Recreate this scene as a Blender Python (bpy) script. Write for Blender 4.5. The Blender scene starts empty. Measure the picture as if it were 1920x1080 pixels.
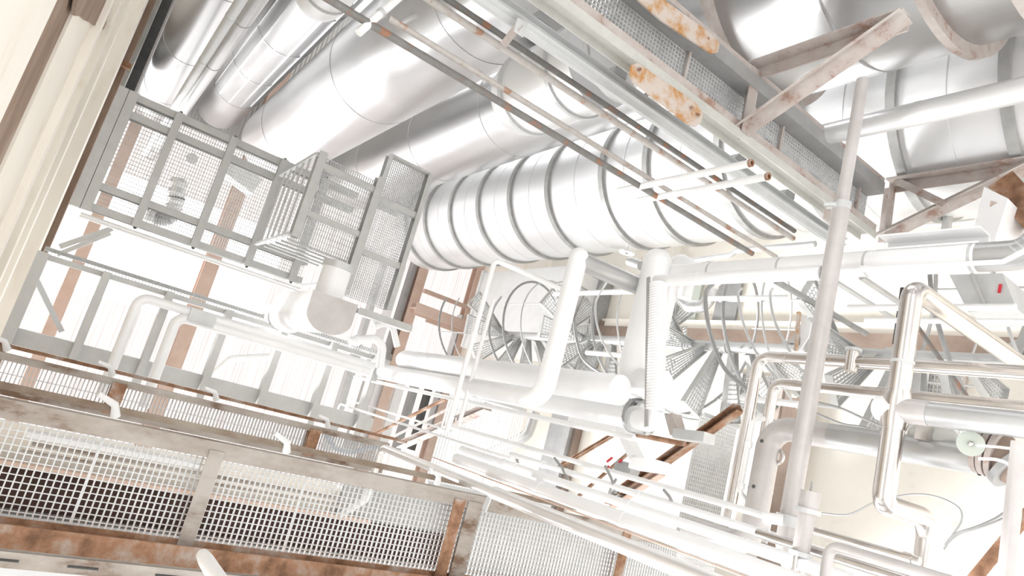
import bpy, math, random
from mathutils import Vector, Matrix
random.seed(7)
S = bpy.context.scene
COL = S.collection

# ------------------------------------------------------------------ camera
F = 1261.511                                   # focal length in pixels of a 1920 wide frame
AX = Vector((0.25695331, -0.94376637, 0.20803852))     # hall's length axis seen by the camera
AY = Vector((0.7820887, 0.32952524, 0.52891434))       # hall's width axis
AZ = Vector((-0.56772551, 0.02679829, 0.82278162))     # up
EYE = Vector((0, 0, 1.6))
cam_d = bpy.data.cameras.new('camera')
cam = bpy.data.objects.new('camera', cam_d)
COL.objects.link(cam)
cam_d.sensor_fit = 'HORIZONTAL'
cam_d.sensor_width = 36.0
cam_d.lens = 36.0 * F / 1920.0
cam_d.clip_start = 0.05
cam_d.clip_end = 200
right = Vector((AX.x, AY.x, AZ.x))
down = Vector((AX.y, AY.y, AZ.y))
fwd = Vector((AX.z, AY.z, AZ.z))
fwd.normalize(); right = (right - fwd * right.dot(fwd)).normalized(); up = right.cross(fwd)
mw = Matrix((right, up, -fwd)).transposed().to_4x4()
mw.translation = EYE
cam.matrix_world = mw
S.camera = cam

# ------------------------------------------------------------------ daylight and exposure
w = bpy.data.worlds.new('world'); S.world = w; w.use_nodes = True
wn = w.node_tree.nodes; wl = w.node_tree.links
bg = wn['Background']; bg.inputs['Strength'].default_value = 1.0
tc = wn.new('ShaderNodeTexCoord'); sp = wn.new('ShaderNodeSeparateXYZ')
rp = wn.new('ShaderNodeValToRGB'); mr = wn.new('ShaderNodeMapRange')
mr.inputs[1].default_value = -1; mr.inputs[2].default_value = 1
wl.new(tc.outputs['Generated'], sp.inputs[0]); wl.new(sp.outputs['Z'], mr.inputs[0])
wl.new(mr.outputs[0], rp.inputs[0]); wl.new(rp.outputs[0], bg.inputs['Color'])
rp.color_ramp.elements[0].color = (0.42, 0.41, 0.40, 1); rp.color_ramp.elements[0].position = 0.34
rp.color_ramp.elements[1].color = (1.55, 1.57, 1.60, 1); rp.color_ramp.elements[1].position = 0.78
sun_d = bpy.data.lights.new('sun', 'SUN'); sun_d.energy = 3.6; sun_d.angle = math.radians(14)
sun = bpy.data.objects.new('sun', sun_d); COL.objects.link(sun)
sun.rotation_euler = Vector((0.62, 0.36, -0.70)).to_track_quat('-Z', 'Y').to_euler()
S.view_settings.view_transform = 'Standard'; S.view_settings.look = 'None'
S.view_settings.gamma = 1; S.view_settings.use_curve_mapping = False
S.view_settings.exposure = 1.15

# ------------------------------------------------------------------ pixel helpers (all coordinates relative to the eye)
def ray(px, py):
    u, v = (px - 960) / F, (py - 540) / F
    return Vector((u * AX.x + v * AX.y + AX.z, u * AY.x + v * AY.y + AY.z, u * AZ.x + v * AZ.y + AZ.z))
def P(px, py, x=None, y=None, z=None, d=None):
    r = ray(px, py)
    if x is not None: return r * (x / r.x)
    if y is not None: return r * (y / r.y)
    if z is not None: return r * (z / r.z)
    return r * d
DIR = {'X': Vector((1, 0, 0)), 'Y': Vector((0, 1, 0)), 'Z': Vector((0, 0, 1))}
def ax(p, a, px, py):
    """point of the axis line through p that lies nearest to the sight line of a pixel"""
    d = DIR[a]; r = ray(px, py).normalized()
    b = d.dot(r); den = 1 - b * b
    t = (r.dot(p) * b - d.dot(p)) / den
    return p + d * t
def depth(p): return p.x * AX.z + p.y * AY.z + p.z * AZ.z
def rad(p, wpx): return 0.5 * wpx * depth(p) / F
def azi(px, py):
    r = ray(px, py); return math.atan2(r.x, r.y)
def tanel(px, py):
    r = ray(px, py); return r.z / math.hypot(r.x, r.y)
def V(*a): return Vector(a)

# ------------------------------------------------------------------ materials
def nodes(name):
    m = bpy.data.materials.new(name); m.use_nodes = True
    nt = m.node_tree; b = nt.nodes['Principled BSDF']
    return m, nt, b
def mix_mat(name, cols, pos, scale=3.0, rough=(0.4, 0.6), metal=0.0, detail=6, stretch=(1, 1, 1), bump=0.0, spec=None):
    """procedural noise run through a colour ramp"""
    m, nt, b = nodes(name)
    t = nt.nodes.new('ShaderNodeTexCoord'); mp = nt.nodes.new('ShaderNodeMapping')
    mp.inputs['Scale'].default_value = stretch
    n = nt.nodes.new('ShaderNodeTexNoise'); n.inputs['Scale'].default_value = scale; n.inputs['Detail'].default_value = detail
    n.inputs['Roughness'].default_value = 0.65
    r = nt.nodes.new('ShaderNodeValToRGB')
    e = r.color_ramp.elements
    while len(e) < len(cols): e.new(0.5)
    for i, (c, p) in enumerate(zip(cols, pos)):
        e[i].position = p; e[i].color = (*c, 1)
    q = nt.nodes.new('ShaderNodeMapRange'); q.inputs[3].default_value = rough[0]; q.inputs[4].default_value = rough[1]
    L = nt.links
    L.new(t.outputs['Object'], mp.inputs[0]); L.new(mp.outputs[0], n.inputs['Vector'])
    L.new(n.outputs['Fac'], r.inputs[0]); L.new(r.outputs[0], b.inputs['Base Color'])
    L.new(n.outputs['Fac'], q.inputs[0]); L.new(q.outputs[0], b.inputs['Roughness'])
    b.inputs['Metallic'].default_value = metal
    if spec is not None: b.inputs['Specular IOR Level'].default_value = spec
    if bump:
        bp = nt.nodes.new('ShaderNodeBump'); bp.inputs['Strength'].default_value = bump; bp.inputs['Distance'].default_value = 0.02
        L.new(n.outputs['Fac'], bp.inputs['Height']); L.new(bp.outputs[0], b.inputs['Normal'])
    return m
MT = {}
MT['alu'] = mix_mat('aluminium_cladding', [(.50, .50, .50), (.60, .60, .60)], [.3, .7], 1.6, (.28, .42), .95, 5, (1, 1, .25), .025)
MT['alu_white'] = mix_mat('bright_aluminium_cladding', [(.76, .77, .78), (.84, .84, .84)], [.3, .7], 1.2, (.34, .5), .55, 4, (1, 1, .4), .04)
MT['ring'] = mix_mat('weathered_band', [(.36, .36, .35), (.46, .46, .45)], [.35, .65], 6, (.5, .7), .3)
MT['galv'] = mix_mat('galvanised_steel', [(.47, .47, .455), (.55, .55, .535)], [.3, .7], 5, (.42, .6), .25)
MT['galv_light'] = mix_mat('pale_galvanised_steel', [(.52, .53, .53), (.62, .625, .62)], [.3, .7], 5, (.35, .55), .3)
MT['grate'] = mix_mat('grating_steel', [(.48, .49, .49), (.60, .60, .60)], [.3, .7], 8, (.4, .6), .2)
MT['white'] = mix_mat('white_insulation_jacket', [(.84, .845, .85), (.90, .90, .90)], [.3, .7], 2, (.38, .5), .1)
MT['whitepaint'] = mix_mat('white_paint', [(.80, .80, .795), (.87, .87, .865)], [.3, .7], 4, (.4, .5))
MT['inox'] = mix_mat('stainless_steel', [(.56, .53, .505), (.72, .69, .665)], [.3, .7], 3, (.16, .28), 1.0, 4, (1, 1, .5))
MT['satin'] = mix_mat('satin_steel', [(.72, .70, .68), (.84, .82, .80)], [.3, .7], 3, (.28, .4), .6, 4, (1, 1, .5))
MT['pipegrey'] = mix_mat('grey_pipe_jacket', [(.42, .42, .415), (.50, .50, .495)], [.3, .7], 3, (.3, .42), .6)
MT['pinkpipe'] = mix_mat('dusty_pale_pipe', [(.46, .43, .415), (.56, .535, .52)], [.35, .65], 3, (.35, .5), .3)
MT['rust'] = mix_mat('rusty_steel', [(.15, .075, .04), (.30, .16, .09), (.40, .33, .28)], [.36, .5, .64], 5, (.7, .9), 0, 8, (1, 1, 1), .3)
MT['rustpale'] = mix_mat('flaking_pale_paint', [(.15, .09, .055), (.31, .27, .235), (.42, .385, .35)], [.38, .46, .62], 4, (.6, .85), 0, 8, (1, .4, 1), .25)
MT['beige'] = mix_mat('beige_grey_steel', [(.32, .20, .15), (.43, .37, .34), (.51, .475, .445)], [.36, .44, .64], 5, (.55, .75), 0, 8, (1, 1, 1), .15)
MT['orange'] = mix_mat('orange_rust_plate', [(.46, .22, .07), (.50, .34, .22), (.55, .48, .43)], [.36, .44, .54], 7, (.6, .85), 0, 6)
MT['rustgrey'] = mix_mat('brown_grey_rail', [(.17, .10, .06), (.27, .21, .16), (.36, .32, .26)], [.33, .48, .66], 5, (.65, .85), 0, 8, (1, .5, 1), .2)
MT['green'] = mix_mat('greenish_painted_steel', [(.48, .48, .445), (.57, .57, .535)], [.35, .65], 4, (.4, .6))
MT['traygrey'] = mix_mat('grey_tray_steel', [(.58, .59, .59), (.66, .67, .67)], [.35, .65], 3, (.35, .5), .3)
MT['rodgrey'] = mix_mat('dark_grey_rod', [(.30, .15, .09), (.17, .165, .155), (.24, .235, .22)], [.40, .46, .68], 6, (.5, .7), .1)
MT['rodpale'] = mix_mat('pale_rod', [(.36, .20, .13), (.44, .41, .38), (.52, .49, .47)], [.38, .45, .66], 6, (.5, .7), .1)
MT['cream'] = mix_mat('cream_plaster', [(.74, .66, .55), (.86, .81, .72), (.90, .85, .77)], [.25, .42, .7], 1.3, (.7, .9), 0, 8)
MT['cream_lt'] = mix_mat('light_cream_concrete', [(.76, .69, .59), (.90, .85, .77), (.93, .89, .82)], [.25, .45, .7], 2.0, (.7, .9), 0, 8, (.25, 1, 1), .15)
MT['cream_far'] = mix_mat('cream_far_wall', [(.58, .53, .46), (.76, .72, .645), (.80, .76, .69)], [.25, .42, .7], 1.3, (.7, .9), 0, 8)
MT['brown'] = mix_mat('brown_concrete', [(.20, .13, .09), (.31, .22, .16), (.42, .34, .28)], [.3, .55, .75], 3, (.8, .95), 0, 8, (.4, 1, 1), .3)
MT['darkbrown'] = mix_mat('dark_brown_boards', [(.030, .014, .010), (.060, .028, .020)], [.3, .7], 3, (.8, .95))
MT['brownwall'] = mix_mat('brown_painted_steel', [(.20, .14, .11), (.32, .25, .20)], [.3, .7], 2, (.6, .8))
MT['salmon'] = mix_mat('salmon_primer', [(.58, .42, .34), (.68, .53, .45)], [.3, .7], 3, (.6, .8))
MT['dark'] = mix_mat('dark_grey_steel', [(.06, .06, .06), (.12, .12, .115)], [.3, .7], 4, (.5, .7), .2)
MT['midgrey'] = mix_mat('mid_grey_metal', [(.30, .30, .30), (.40, .40, .395)], [.3, .7], 4, (.4, .6), .3)
MT['floor'] = mix_mat('pale_concrete_floor', [(.56, .55, .54), (.68, .67, .66)], [.3, .7], 2, (.7, .9))
MT['red'] = mix_mat('red_plastic', [(.50, .02, .03), (.60, .03, .05)], [.3, .7], 4, (.4, .5))
MT['blue'] = mix_mat('blue_plastic', [(.12, .25, .42), (.20, .36, .55)], [.3, .7], 4, (.4, .5))
MT['paleblue'] = mix_mat('pale_blue_hose', [(.45, .55, .66), (.55, .64, .74)], [.3, .7], 4, (.4, .5))
MT['rubber'] = mix_mat('black_rubber', [(.03, .03, .03), (.06, .06, .06)], [.3, .7], 6, (.5, .7))
MT['celadon'] = mix_mat('pale_green_cap', [(.50, .54, .48), (.58, .62, .56)], [.3, .7], 4, (.4, .5))
def sheet_mat(name, col, transp):
    m, nt, b = nodes(name)
    L = nt.links
    out = nt.nodes['Material Output']
    t = nt.nodes.new('ShaderNodeTexCoord'); mp = nt.nodes.new('ShaderNodeMapping'); mp.inputs['Scale'].default_value = (.15, 6, 1)
    n = nt.nodes.new('ShaderNodeTexNoise'); n.inputs['Scale'].default_value = 2.5; n.inputs['Detail'].default_value = 6
    r = nt.nodes.new('ShaderNodeValToRGB')
    r.color_ramp.elements[0].position = .3; r.color_ramp.elements[0].color = (*[c * .72 for c in col], 1)
    r.color_ramp.elements[1].position = .65; r.color_ramp.elements[1].color = (*col, 1)
    L.new(t.outputs['Object'], mp.inputs[0]); L.new(mp.outputs[0], n.inputs['Vector']); L.new(n.outputs['Fac'], r.inputs[0])
    tl = nt.nodes.new('ShaderNodeBsdfTranslucent'); df = nt.nodes.new('ShaderNodeBsdfDiffuse'); tr = nt.nodes.new('ShaderNodeBsdfTransparent')
    L.new(r.outputs[0], tl.inputs[0]); L.new(r.outputs[0], df.inputs[0])
    m1 = nt.nodes.new('ShaderNodeMixShader'); m1.inputs[0].default_value = .3
    L.new(tl.outputs[0], m1.inputs[1]); L.new(df.outputs[0], m1.inputs[2])
    m2 = nt.nodes.new('ShaderNodeMixShader'); m2.inputs[0].default_value = transp
    L.new(m1.outputs[0], m2.inputs[1]); L.new(tr.outputs[0], m2.inputs[2])
    L.new(m2.outputs[0], out.inputs[0])
    return m
MT['sheet'] = sheet_mat('translucent_corrugated_sheet', (.36, .325, .31), .02)
MT['sheetwhite'] = sheet_mat('white_translucent_sheet', (.74, .74, .72), .04)
MT['skylight'] = sheet_mat('clear_skylight_pane', (.95, .95, .95), .75)

# ------------------------------------------------------------------ mesh building
class MB:
    def __init__(s): s.v = []; s.f = []
    def add(s, vs, fs):
        o = len(s.v); s.v += [Vector(a) for a in vs]; s.f += [tuple(i + o for i in f) for f in fs]; return s
    def box(s, a, b):
        x0, x1 = sorted((a[0], b[0])); y0, y1 = sorted((a[1], b[1])); z0, z1 = sorted((a[2], b[2]))
        return s.add([(x0, y0, z0), (x1, y0, z0), (x1, y1, z0), (x0, y1, z0), (x0, y0, z1), (x1, y0, z1), (x1, y1, z1), (x0, y1, z1)],
                     [(0, 3, 2, 1), (4, 5, 6, 7), (0, 1, 5, 4), (1, 2, 6, 5), (2, 3, 7, 6), (3, 0, 4, 7)])
    def prof(s, p0, p1, poly, up=(0, 0, 1)):
        """extrude a 2D outline (u sideways, v towards up) from p0 to p1"""
        p0 = Vector(p0); p1 = Vector(p1); d = (p1 - p0).normalized(); up = Vector(up)
        v = (up - d * up.dot(d))
        if v.length < 1e-4: v = Vector((1, 0, 0)) - d * d.x
        v.normalize(); u = d.cross(v)
        n = len(poly)
        vs = [p0 + u * a + v * b for a, b in poly] + [p1 + u * a + v * b for a, b in poly]
        fs = [(i, (i + 1) % n, n + (i + 1) % n, n + i) for i in range(n)]
        fs += [tuple(range(n - 1, -1, -1)), tuple(range(n, 2 * n))]
        return s.add(vs, fs)
    def bar(s, p0, p1, w, h, up=(0, 0, 1)):
        a, b = w / 2, h / 2
        return s.prof(p0, p1, [(-a, -b), (a, -b), (a, b), (-a, b)], up)
    def chan(s, p0, p1, w, h, t=.008, up=(0, 0, 1), flip=1):
        a, b = w / 2 * flip, h / 2; t2 = t * flip
        return s.prof(p0, p1, [(-a, -b), (a, -b), (a, -b + t), (-a + t2, -b + t), (-a + t2, b - t), (a, b - t), (a, b), (-a, b)], up)
    def ibeam(s, p0, p1, w, h, t=.01, up=(0, 0, 1)):
        a, b, c = w / 2, h / 2, t / 2
        return s.prof(p0, p1, [(-a, -b), (a, -b), (a, -b + t), (c, -b + t), (c, b - t), (a, b - t), (a, b), (-a, b), (-a, b - t), (-c, b - t), (-c, -b + t), (-a, -b + t)], up)
    def angle(s, p0, p1, w, h, t=.008, up=(0, 0, 1), flip=1):
        a, b = w / 2 * flip, h / 2; t2 = t * flip
        return s.prof(p0, p1, [(-a, -b), (a, -b), (a, -b + t), (-a + t2, -b + t), (-a + t2, b), (-a, b)], up)
    def tube(s, pts, r, n=16, caps=True):
        pts = [Vector(p) for p in pts]
        m = len(pts); rr = r if isinstance(r, (list, tuple)) else [r] * m
        dirs = [(pts[min(i + 1, m - 1)] - pts[max(i - 1, 0)]).normalized() for i in range(m)]
        u = dirs[0].orthogonal().normalized(); vs = []; fs = []
        for i in range(m):
            u = (u - dirs[i] * u.dot(dirs[i])).normalized(); w_ = dirs[i].cross(u)
            for k in range(n):
                a = 2 * math.pi * k / n
                vs.append(pts[i] + (u * math.cos(a) + w_ * math.sin(a)) * rr[i])
        for i in range(m - 1):
            for k in range(n):
                fs.append((i * n + k, i * n + (k + 1) % n, (i + 1) * n + (k + 1) % n, (i + 1) * n + k))
        if caps: fs += [tuple(range(n - 1, -1, -1)), tuple(range((m - 1) * n, m * n))]
        return s.add(vs, fs)
    def ball(s, c, r, n=16, m=10, sc=(1, 1, 1)):
        c = Vector(c); vs = []; fs = []
        for i in range(m + 1):
            t = math.pi * i / m
            for k in range(n):
                a = 2 * math.pi * k / n
                vs.append((c.x + r * sc[0] * math.sin(t) * math.cos(a), c.y + r * sc[1] * math.sin(t) * math.sin(a), c.z + r * sc[2] * math.cos(t)))
        for i in range(m):
            for k in range(n):
                fs.append((i * n + k, (i + 1) * n + k, (i + 1) * n + (k + 1) % n, i * n + (k + 1) % n))
        return s.add(vs, fs)
    def hollow(s, p0, p1, r, t, n=18):
        p0 = Vector(p0); p1 = Vector(p1); d = (p1 - p0).normalized(); u = d.orthogonal().normalized(); w_ = d.cross(u)
        vs = []; fs = []
        for p, q in ((p0, r), (p1, r), (p1, r - t), (p0, r - t)):
            for k in range(n):
                a = 2 * math.pi * k / n; vs.append(p + (u * math.cos(a) + w_ * math.sin(a)) * q)
        for i in range(4):
            j = (i + 1) % 4
            for k in range(n): fs.append((i * n + k, i * n + (k + 1) % n, j * n + (k + 1) % n, j * n + k))
        return s.add(vs, fs)
    def lathe(s, c, d, prof, n=32, a0=0.0, a1=2 * math.pi):
        """profile [(t along d, radius)] turned about the axis through c"""
        c = Vector(c); d = Vector(d).normalized(); u = d.orthogonal().normalized(); w_ = d.cross(u)
        vs = []; fs = []; m = len(prof)
        for t, r in prof:
            for k in range(n):
                a = 2 * math.pi * k / n; vs.append(c + d * t + (u * math.cos(a) + w_ * math.sin(a)) * r)
        for i in range(m - 1):
            for k in range(n): fs.append((i * n + k, i * n + (k + 1) % n, (i + 1) * n + (k + 1) % n, (i + 1) * n + k))
        return s.add(vs, fs)
    def grate(s, x0, x1, y0, y1, z, px, py, bw=.006, bh=.03, cw=.006, bearing='X'):
        """bar grating: deep bearing bars one way, slim cross bars the other way"""
        n = max(1, round((y1 - y0) / py)); m = max(1, round((x1 - x0) / px))
        hb = bh if bearing == 'X' else .008; hc = .008 if bearing == 'X' else bh
        wb = bw if bearing == 'X' else cw; wc = cw if bearing == 'X' else bw
        for i in range(n + 1):
            y = y0 + (y1 - y0) * i / n; s.box((x0, y - wb / 2, z), (x1, y + wb / 2, z + hb))
        for i in range(m + 1):
            x = x0 + (x1 - x0) * i / m; s.box((x - wc / 2, y0, z + .0005), (x + wc / 2, y1, z + hc + .0005))
        return s

def link_mesh(name, mb, mat, origin):
    me = bpy.data.meshes.new(name)
    me.from_pydata([v - origin for v in mb.v], [], mb.f); me.update()
    me.materials.append(MT[mat])
    me.shade_smooth(); me.set_sharp_from_angle(angle=math.radians(38))
    o = bpy.data.objects.new(name, me); COL.objects.link(o)
    return o
def centre(mbs):
    vs = [v for m in mbs for v in m.v]
    lo = [min(v[i] for v in vs) for i in range(3)]; hi = [max(v[i] for v in vs) for i in range(3)]
    return Vector(((lo[0] + hi[0]) / 2, (lo[1] + hi[1]) / 2, lo[2]))
def props(o, label, cat, group=None):
    o['label'] = label; o['category'] = cat
    if group: o['group'] = group
    return o
USED = set()
def chk(label):
    if label in USED: print('DUPLICATE LABEL', label)
    USED.add(label)
def solo(name, label, cat, mb, mat, group=None, kind=None):
    c = centre([mb]); o = link_mesh(name, mb, mat, c); o.location = c + EYE
    chk(label); props(o, label, cat, group)
    if kind: o['kind'] = kind
    return o
def struct(name, mb, mat, parent=None):
    if parent is None:
        c = centre([mb]); o = link_mesh(name, mb, mat, c); o.location = c + EYE; o['kind'] = 'structure'
    else:
        c = parent.location - EYE; o = link_mesh(name, mb, mat, Vector(c)); o.parent = parent
    return o
class Th:
    """a thing: an Empty at its base with its parts (and their sub-parts) as children"""
    def __init__(s, name, label, cat, group=None):
        s.a = (name, label, cat, group); s.p = []
    def part(s, name, mb, mat, label=None, of=None, kind=None):
        s.p.append((name, mb, mat, label, of, kind)); return len(s.p) - 1
    def done(s):
        name, label, cat, group = s.a; chk(label)
        c = centre([q[1] for q in s.p])
        e = bpy.data.objects.new(name, None); COL.objects.link(e); e.location = c + EYE; e.empty_display_size = .1
        props(e, label, cat, group); objs = []
        for n, mb, mat, lb, of, kind in s.p:
            o = link_mesh(n, mb, mat, c); o.parent = e if of is None else objs[of]
            if lb: o['label'] = lb
            if kind: o['kind'] = kind
            objs.append(o)
        return e
def fillet(pts, R, seg=8):
    pts = [Vector(p) for p in pts]
    if R <= 0 or len(pts) < 3: return pts
    out = [pts[0]]
    for i in range(1, len(pts) - 1):
        a, b, c = pts[i - 1], pts[i], pts[i + 1]
        d0 = (a - b); d1 = (c - b); l0, l1 = d0.length, d1.length; d0.normalize(); d1.normalize()
        ang = d0.angle(d1)
        if ang > math.pi - .02: out.append(b); continue
        t = min(R / math.tan(ang / 2), l0 * .48, l1 * .48); r = t * math.tan(ang / 2)
        mid = (d0 + d1).normalized(); cc = b + mid * (r / math.sin(ang / 2))
        s0 = b + d0 * t - cc; s1 = b + d1 * t - cc; om = s0.angle(s1)
        for k in range(seg + 1):
            q = k / seg
            out.append(cc + (s0 * math.sin((1 - q) * om) + s1 * math.sin(q * om)) / math.sin(om))
    out.append(pts[-1]); return out
def chain(p, moves):
    out = [p]
    for a, px, py in moves: out.append(ax(out[-1], a, px, py))
    return out
def pipe(name, label, cat, pts, r, mat, bend=None, group=None, n=16, rings=(), ring_r=1.06, ring_w=.02, ring_mat=None, ring_name='joint_ring', extra=None, seg=8):
    """pipe along pts with rounded bends; rings = [(leg index, fraction)] give joint rings or clamps as parts"""
    bend = 2.2 * r if bend is None else bend
    mb = MB().tube(fillet(pts, bend, seg), r, n)
    if not rings and not extra: return solo(name, label, cat, mb, mat, group)
    t = Th(name, label, cat, group); t.part('pipe_run', mb, mat)
    for i, f in rings:
        a, b = Vector(pts[i]), Vector(pts[i + 1]); d = (b - a).normalized(); c = a.lerp(b, f)
        t.part(ring_name, MB().tube([c - d * ring_w, c + d * ring_w], r * ring_r, n), ring_mat or mat)
    for e in (extra or []): t.part(*e)
    return t.done()
# ================================================================== the hall
WY = 9.0; RZ = 16.0; FZ = -1.6
struct('floor', MB().box((-4, -2.6, FZ - .2), (11, 9.3, FZ)), 'floor')
# wall at the far side of the width axis, with a band of windows high up
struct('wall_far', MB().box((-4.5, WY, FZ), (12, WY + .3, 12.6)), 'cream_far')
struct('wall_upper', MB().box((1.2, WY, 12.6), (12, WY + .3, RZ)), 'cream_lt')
def corr(x0, x1, y0, y1, z, axis, amp=.010, pitch=.075, vert=False):
    """corrugated sheet: folds run along X; lies flat or stands in the wall plane"""
    mb = MB(); n = int((y1 - y0) / pitch * 4); vs = []; fs = []
    for i in range(n + 1):
        t = y0 + (y1 - y0) * i / n; h = amp * math.sin(2 * math.pi * i / 4 + .6)
        for x in (x0, x1):
            vs.append((x, t, z + h) if not vert else (x, z + h, t))
    for i in range(n): fs.append((2 * i, 2 * i + 1, 2 * i + 3, 2 * i + 2))
    return mb.add(vs, fs)
def corr_wall(x0, x1, z0, z1, y, amp=.03, pitch=.09):
    mb = MB(); n = int((x1 - x0) / pitch * 4); vs = []; fs = []
    for i in range(n + 1):
        t = x0 + (x1 - x0) * i / n; h = amp * math.sin(2 * math.pi * i / 4 + .6)
        vs += [(t, y + h, z0), (t, y + h, z1)]
    for i in range(n): fs.append((2 * i, 2 * i + 1, 2 * i + 3, 2 * i + 2))
    return mb.add(vs, fs)
struct('window_1', corr(-3.5, 1.2, 12.6, RZ, WY + .12, 'X', .025, .08, True), 'sheetwhite')
# roof: translucent sheets, one skylight, salmon purlins
yr = [-1.2, P(150, 480, z=RZ).y, P(405, 470, z=RZ).y, P(545, 500, z=RZ).y, P(765, 560, z=RZ).y, WY]
XD = 4.6
struct('ceiling_far', corr(XD, 9, -1.2, WY, RZ, 'X'), 'traygrey')
struct('ceiling', corr(-4.5, XD, P(500, 560, z=RZ).y, WY, RZ, 'X'), 'sheet')
struct('ceiling_sheet', corr(-4.5, P(300, 590, z=RZ).x, -1.2, P(500, 560, z=RZ).y, RZ, 'X'), 'sheet')
struct('ceiling_edge', corr(P(300, 350, z=RZ).x, XD, -1.2, P(500, 560, z=RZ).y, RZ, 'X'), 'sheet')
struct('window_2', MB().box((P(300, 590, z=RZ).x, yr[1], RZ - .02), (P(300, 350, z=RZ).x, P(500, 560, z=RZ).y, RZ + .01)), 'skylight')
for k, (px, py, wd, lab) in enumerate([(152, 480, .22, 'salmon roof purlin beside the left wall, partly behind the platforms'),
                                       (383, 530, .30, 'broad salmon roof purlin seen between the two grating platforms'),
                                       (768, 580, .26, 'pale salmon roof beam left of the bright roof window'),
                                       (868, 610, .22, 'salmon roof beam in the corner where roof meets cream wall')]):
    c = P(px, py, z=RZ - .25)
    solo('purlin', lab, 'beam', MB().ibeam((-4.4, c.y, c.z), (9, c.y, c.z), wd, .3, .03), 'salmon', 'roof purlins')
c = P(885, 617, z=14.6)
solo('tie_beam', 'salmon tie beam running from the roof purlins to the bright wall patch by the stair', 'beam',
     MB().ibeam(ax(c, 'Y', 770, 588), ax(c, 'Y', 1000, 640), .26, .34, .03), 'salmon')
for px, py, px2, py2, lab in [(795, 545, 838, 556, 'upper short salmon rail in the bright roof window'), (800, 600, 842, 610, 'lower short salmon rail in the bright roof window')]:
    c = P(px, py, z=15.2)
    solo('window_rail', lab, 'rail', MB().bar(c, ax(c, 'Y', px2 + 40, py2 + 12), .10, .12), 'salmon')
# brown steel column and ledges on the far wall
yb = WY - .16
c0 = P(1600, 624, y=yb); c1 = P(1600, 664, y=yb)
struct('trim_1', MB().box((c1.x, yb, FZ), (c0.x, WY, 15.5)), 'brownwall')
c0 = P(1600, 602, y=yb); c1 = P(1600, 622, y=yb)
struct('trim_2', MB().box((c1.x, yb + .06, FZ), (c0.x, WY, 14)), 'cream_lt')
# brown beam across the wall and dark beam higher up
a = P(1445, 900, y=WY - .2); b = P(1490, 900, y=WY - .2)
struct('trim_3', MB().box((-4.4, WY - .2, min(a.z, b.z)), (P(1480, 745, y=WY - .2).x, WY, max(a.z, b.z))), 'brownwall')
a = P(1022, 830, y=WY - .25); b = P(1062, 830, y=WY - .25)
struct('trim_4', MB().box((-4.4, WY - .25, min(a.z, b.z)), (P(1080, 520, y=WY - .25).x, WY, max(a.z, b.z))), 'midgrey')
a = P(1064, 830, y=WY - .15); b = P(1076, 830, y=WY - .15)
struct('trim_5', MB().box((-4.4, WY - .15, min(a.z, b.z)), (P(1075, 600, y=WY - .15).x, WY, max(a.z, b.z))), 'brownwall')
# grey roller panel and window on the far wall
a = P(1335, 600, y=WY - .05); b = P(1385, 560, y=WY - .05)
t = Th('wall_panel', 'pale grey flat panel fixed to the cream wall behind the stair', 'panel')
t.part('panel_plate', MB().box((P(1335, 612, y=WY - .05).x, WY - .05, b.z), (P(1335, 520, y=WY - .05).x, WY, a.z)), 'midgrey'); t.done()
a = P(1260, 560, y=WY - .06); b = P(1310, 560, y=WY - .06)
solo('wall_board', 'pale green board on the cream wall below the ribbed duct', 'panel', MB().box((P(1280, 618, y=WY - .06).x, WY - .06, b.z), (P(1280, 490, y=WY - .06).x, WY, a.z)), 'celadon')

# left wall: stepped concrete beams and ledges that run along the hall
def strip(name, px, py, z, h, mat, lab, yl=-2.6, x0=-3, x1=11):
    y = P(px, py, z=z).y
    return solo(name, lab, 'beam', MB().box((x0, yl, z), (x1, y, z + h)), mat, 'stacked beams of the left wall')
YL = -.55
za, zb_, zc = P(55, 113, y=YL).z, P(75, 163, y=YL).z, P(146, 196, y=YL).z
solo('concrete_beam', 'wide cream concrete beam at the far left edge', 'beam', MB().box((-3, YL - .35, 2.5), (11, YL, za)), 'cream_lt', 'stacked beams of the left wall')
solo('concrete_beam', 'rough brown concrete band between the cream ones at the left', 'beam', MB().box((-3, YL - .35, za + .01), (11, YL - .02, zb_)), 'brown', 'stacked beams of the left wall')
solo('concrete_beam', 'smooth cream wall band right of the brown one', 'beam', MB().box((-3, YL - .35, zb_ + .01), (11, YL, zc)), 'cream', 'stacked beams of the left wall')
strip('concrete_beam', 232, 100, 10.3, .7, 'cream_lt', 'cream concrete beam behind the double cable rail')
strip('concrete_beam', 250, 98, 11.2, .5, 'brown', 'brown recess beam between cream beams, upper left')
strip('concrete_beam', 264, 90, 11.8, .6, 'green', 'narrow yellowish beam next to the dark cable tray', x0=2.2)
strip('cable_tray', 286, 90, 12.6, .12, 'dark', 'dark cable tray along the innermost left beam', x0=2.6, x1=8.9)
y0 = YL + .05; zr0 = P(160, 178, y=y0).z
t = Th('cable_rail', 'double cream cable rail running along the left wall', 'rail')
for k in range(3):
    t.part('rail', MB().angle((-3, y0 - .012 * k, zr0 - 1.1 * k), (11, y0 - .012 * k, zr0 - 1.1 * k), .09, .30, .02), 'cream' if k == 1 else 'cream_lt')
t.done()
c = P(205, 108, y=YL + .05)
solo('beam_stub', 'short rusty bar sticking out of the cream cable rail', 'bar', MB().bar(c, ax(c, 'Y', 246, 127), .08, .10), 'rust')
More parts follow.
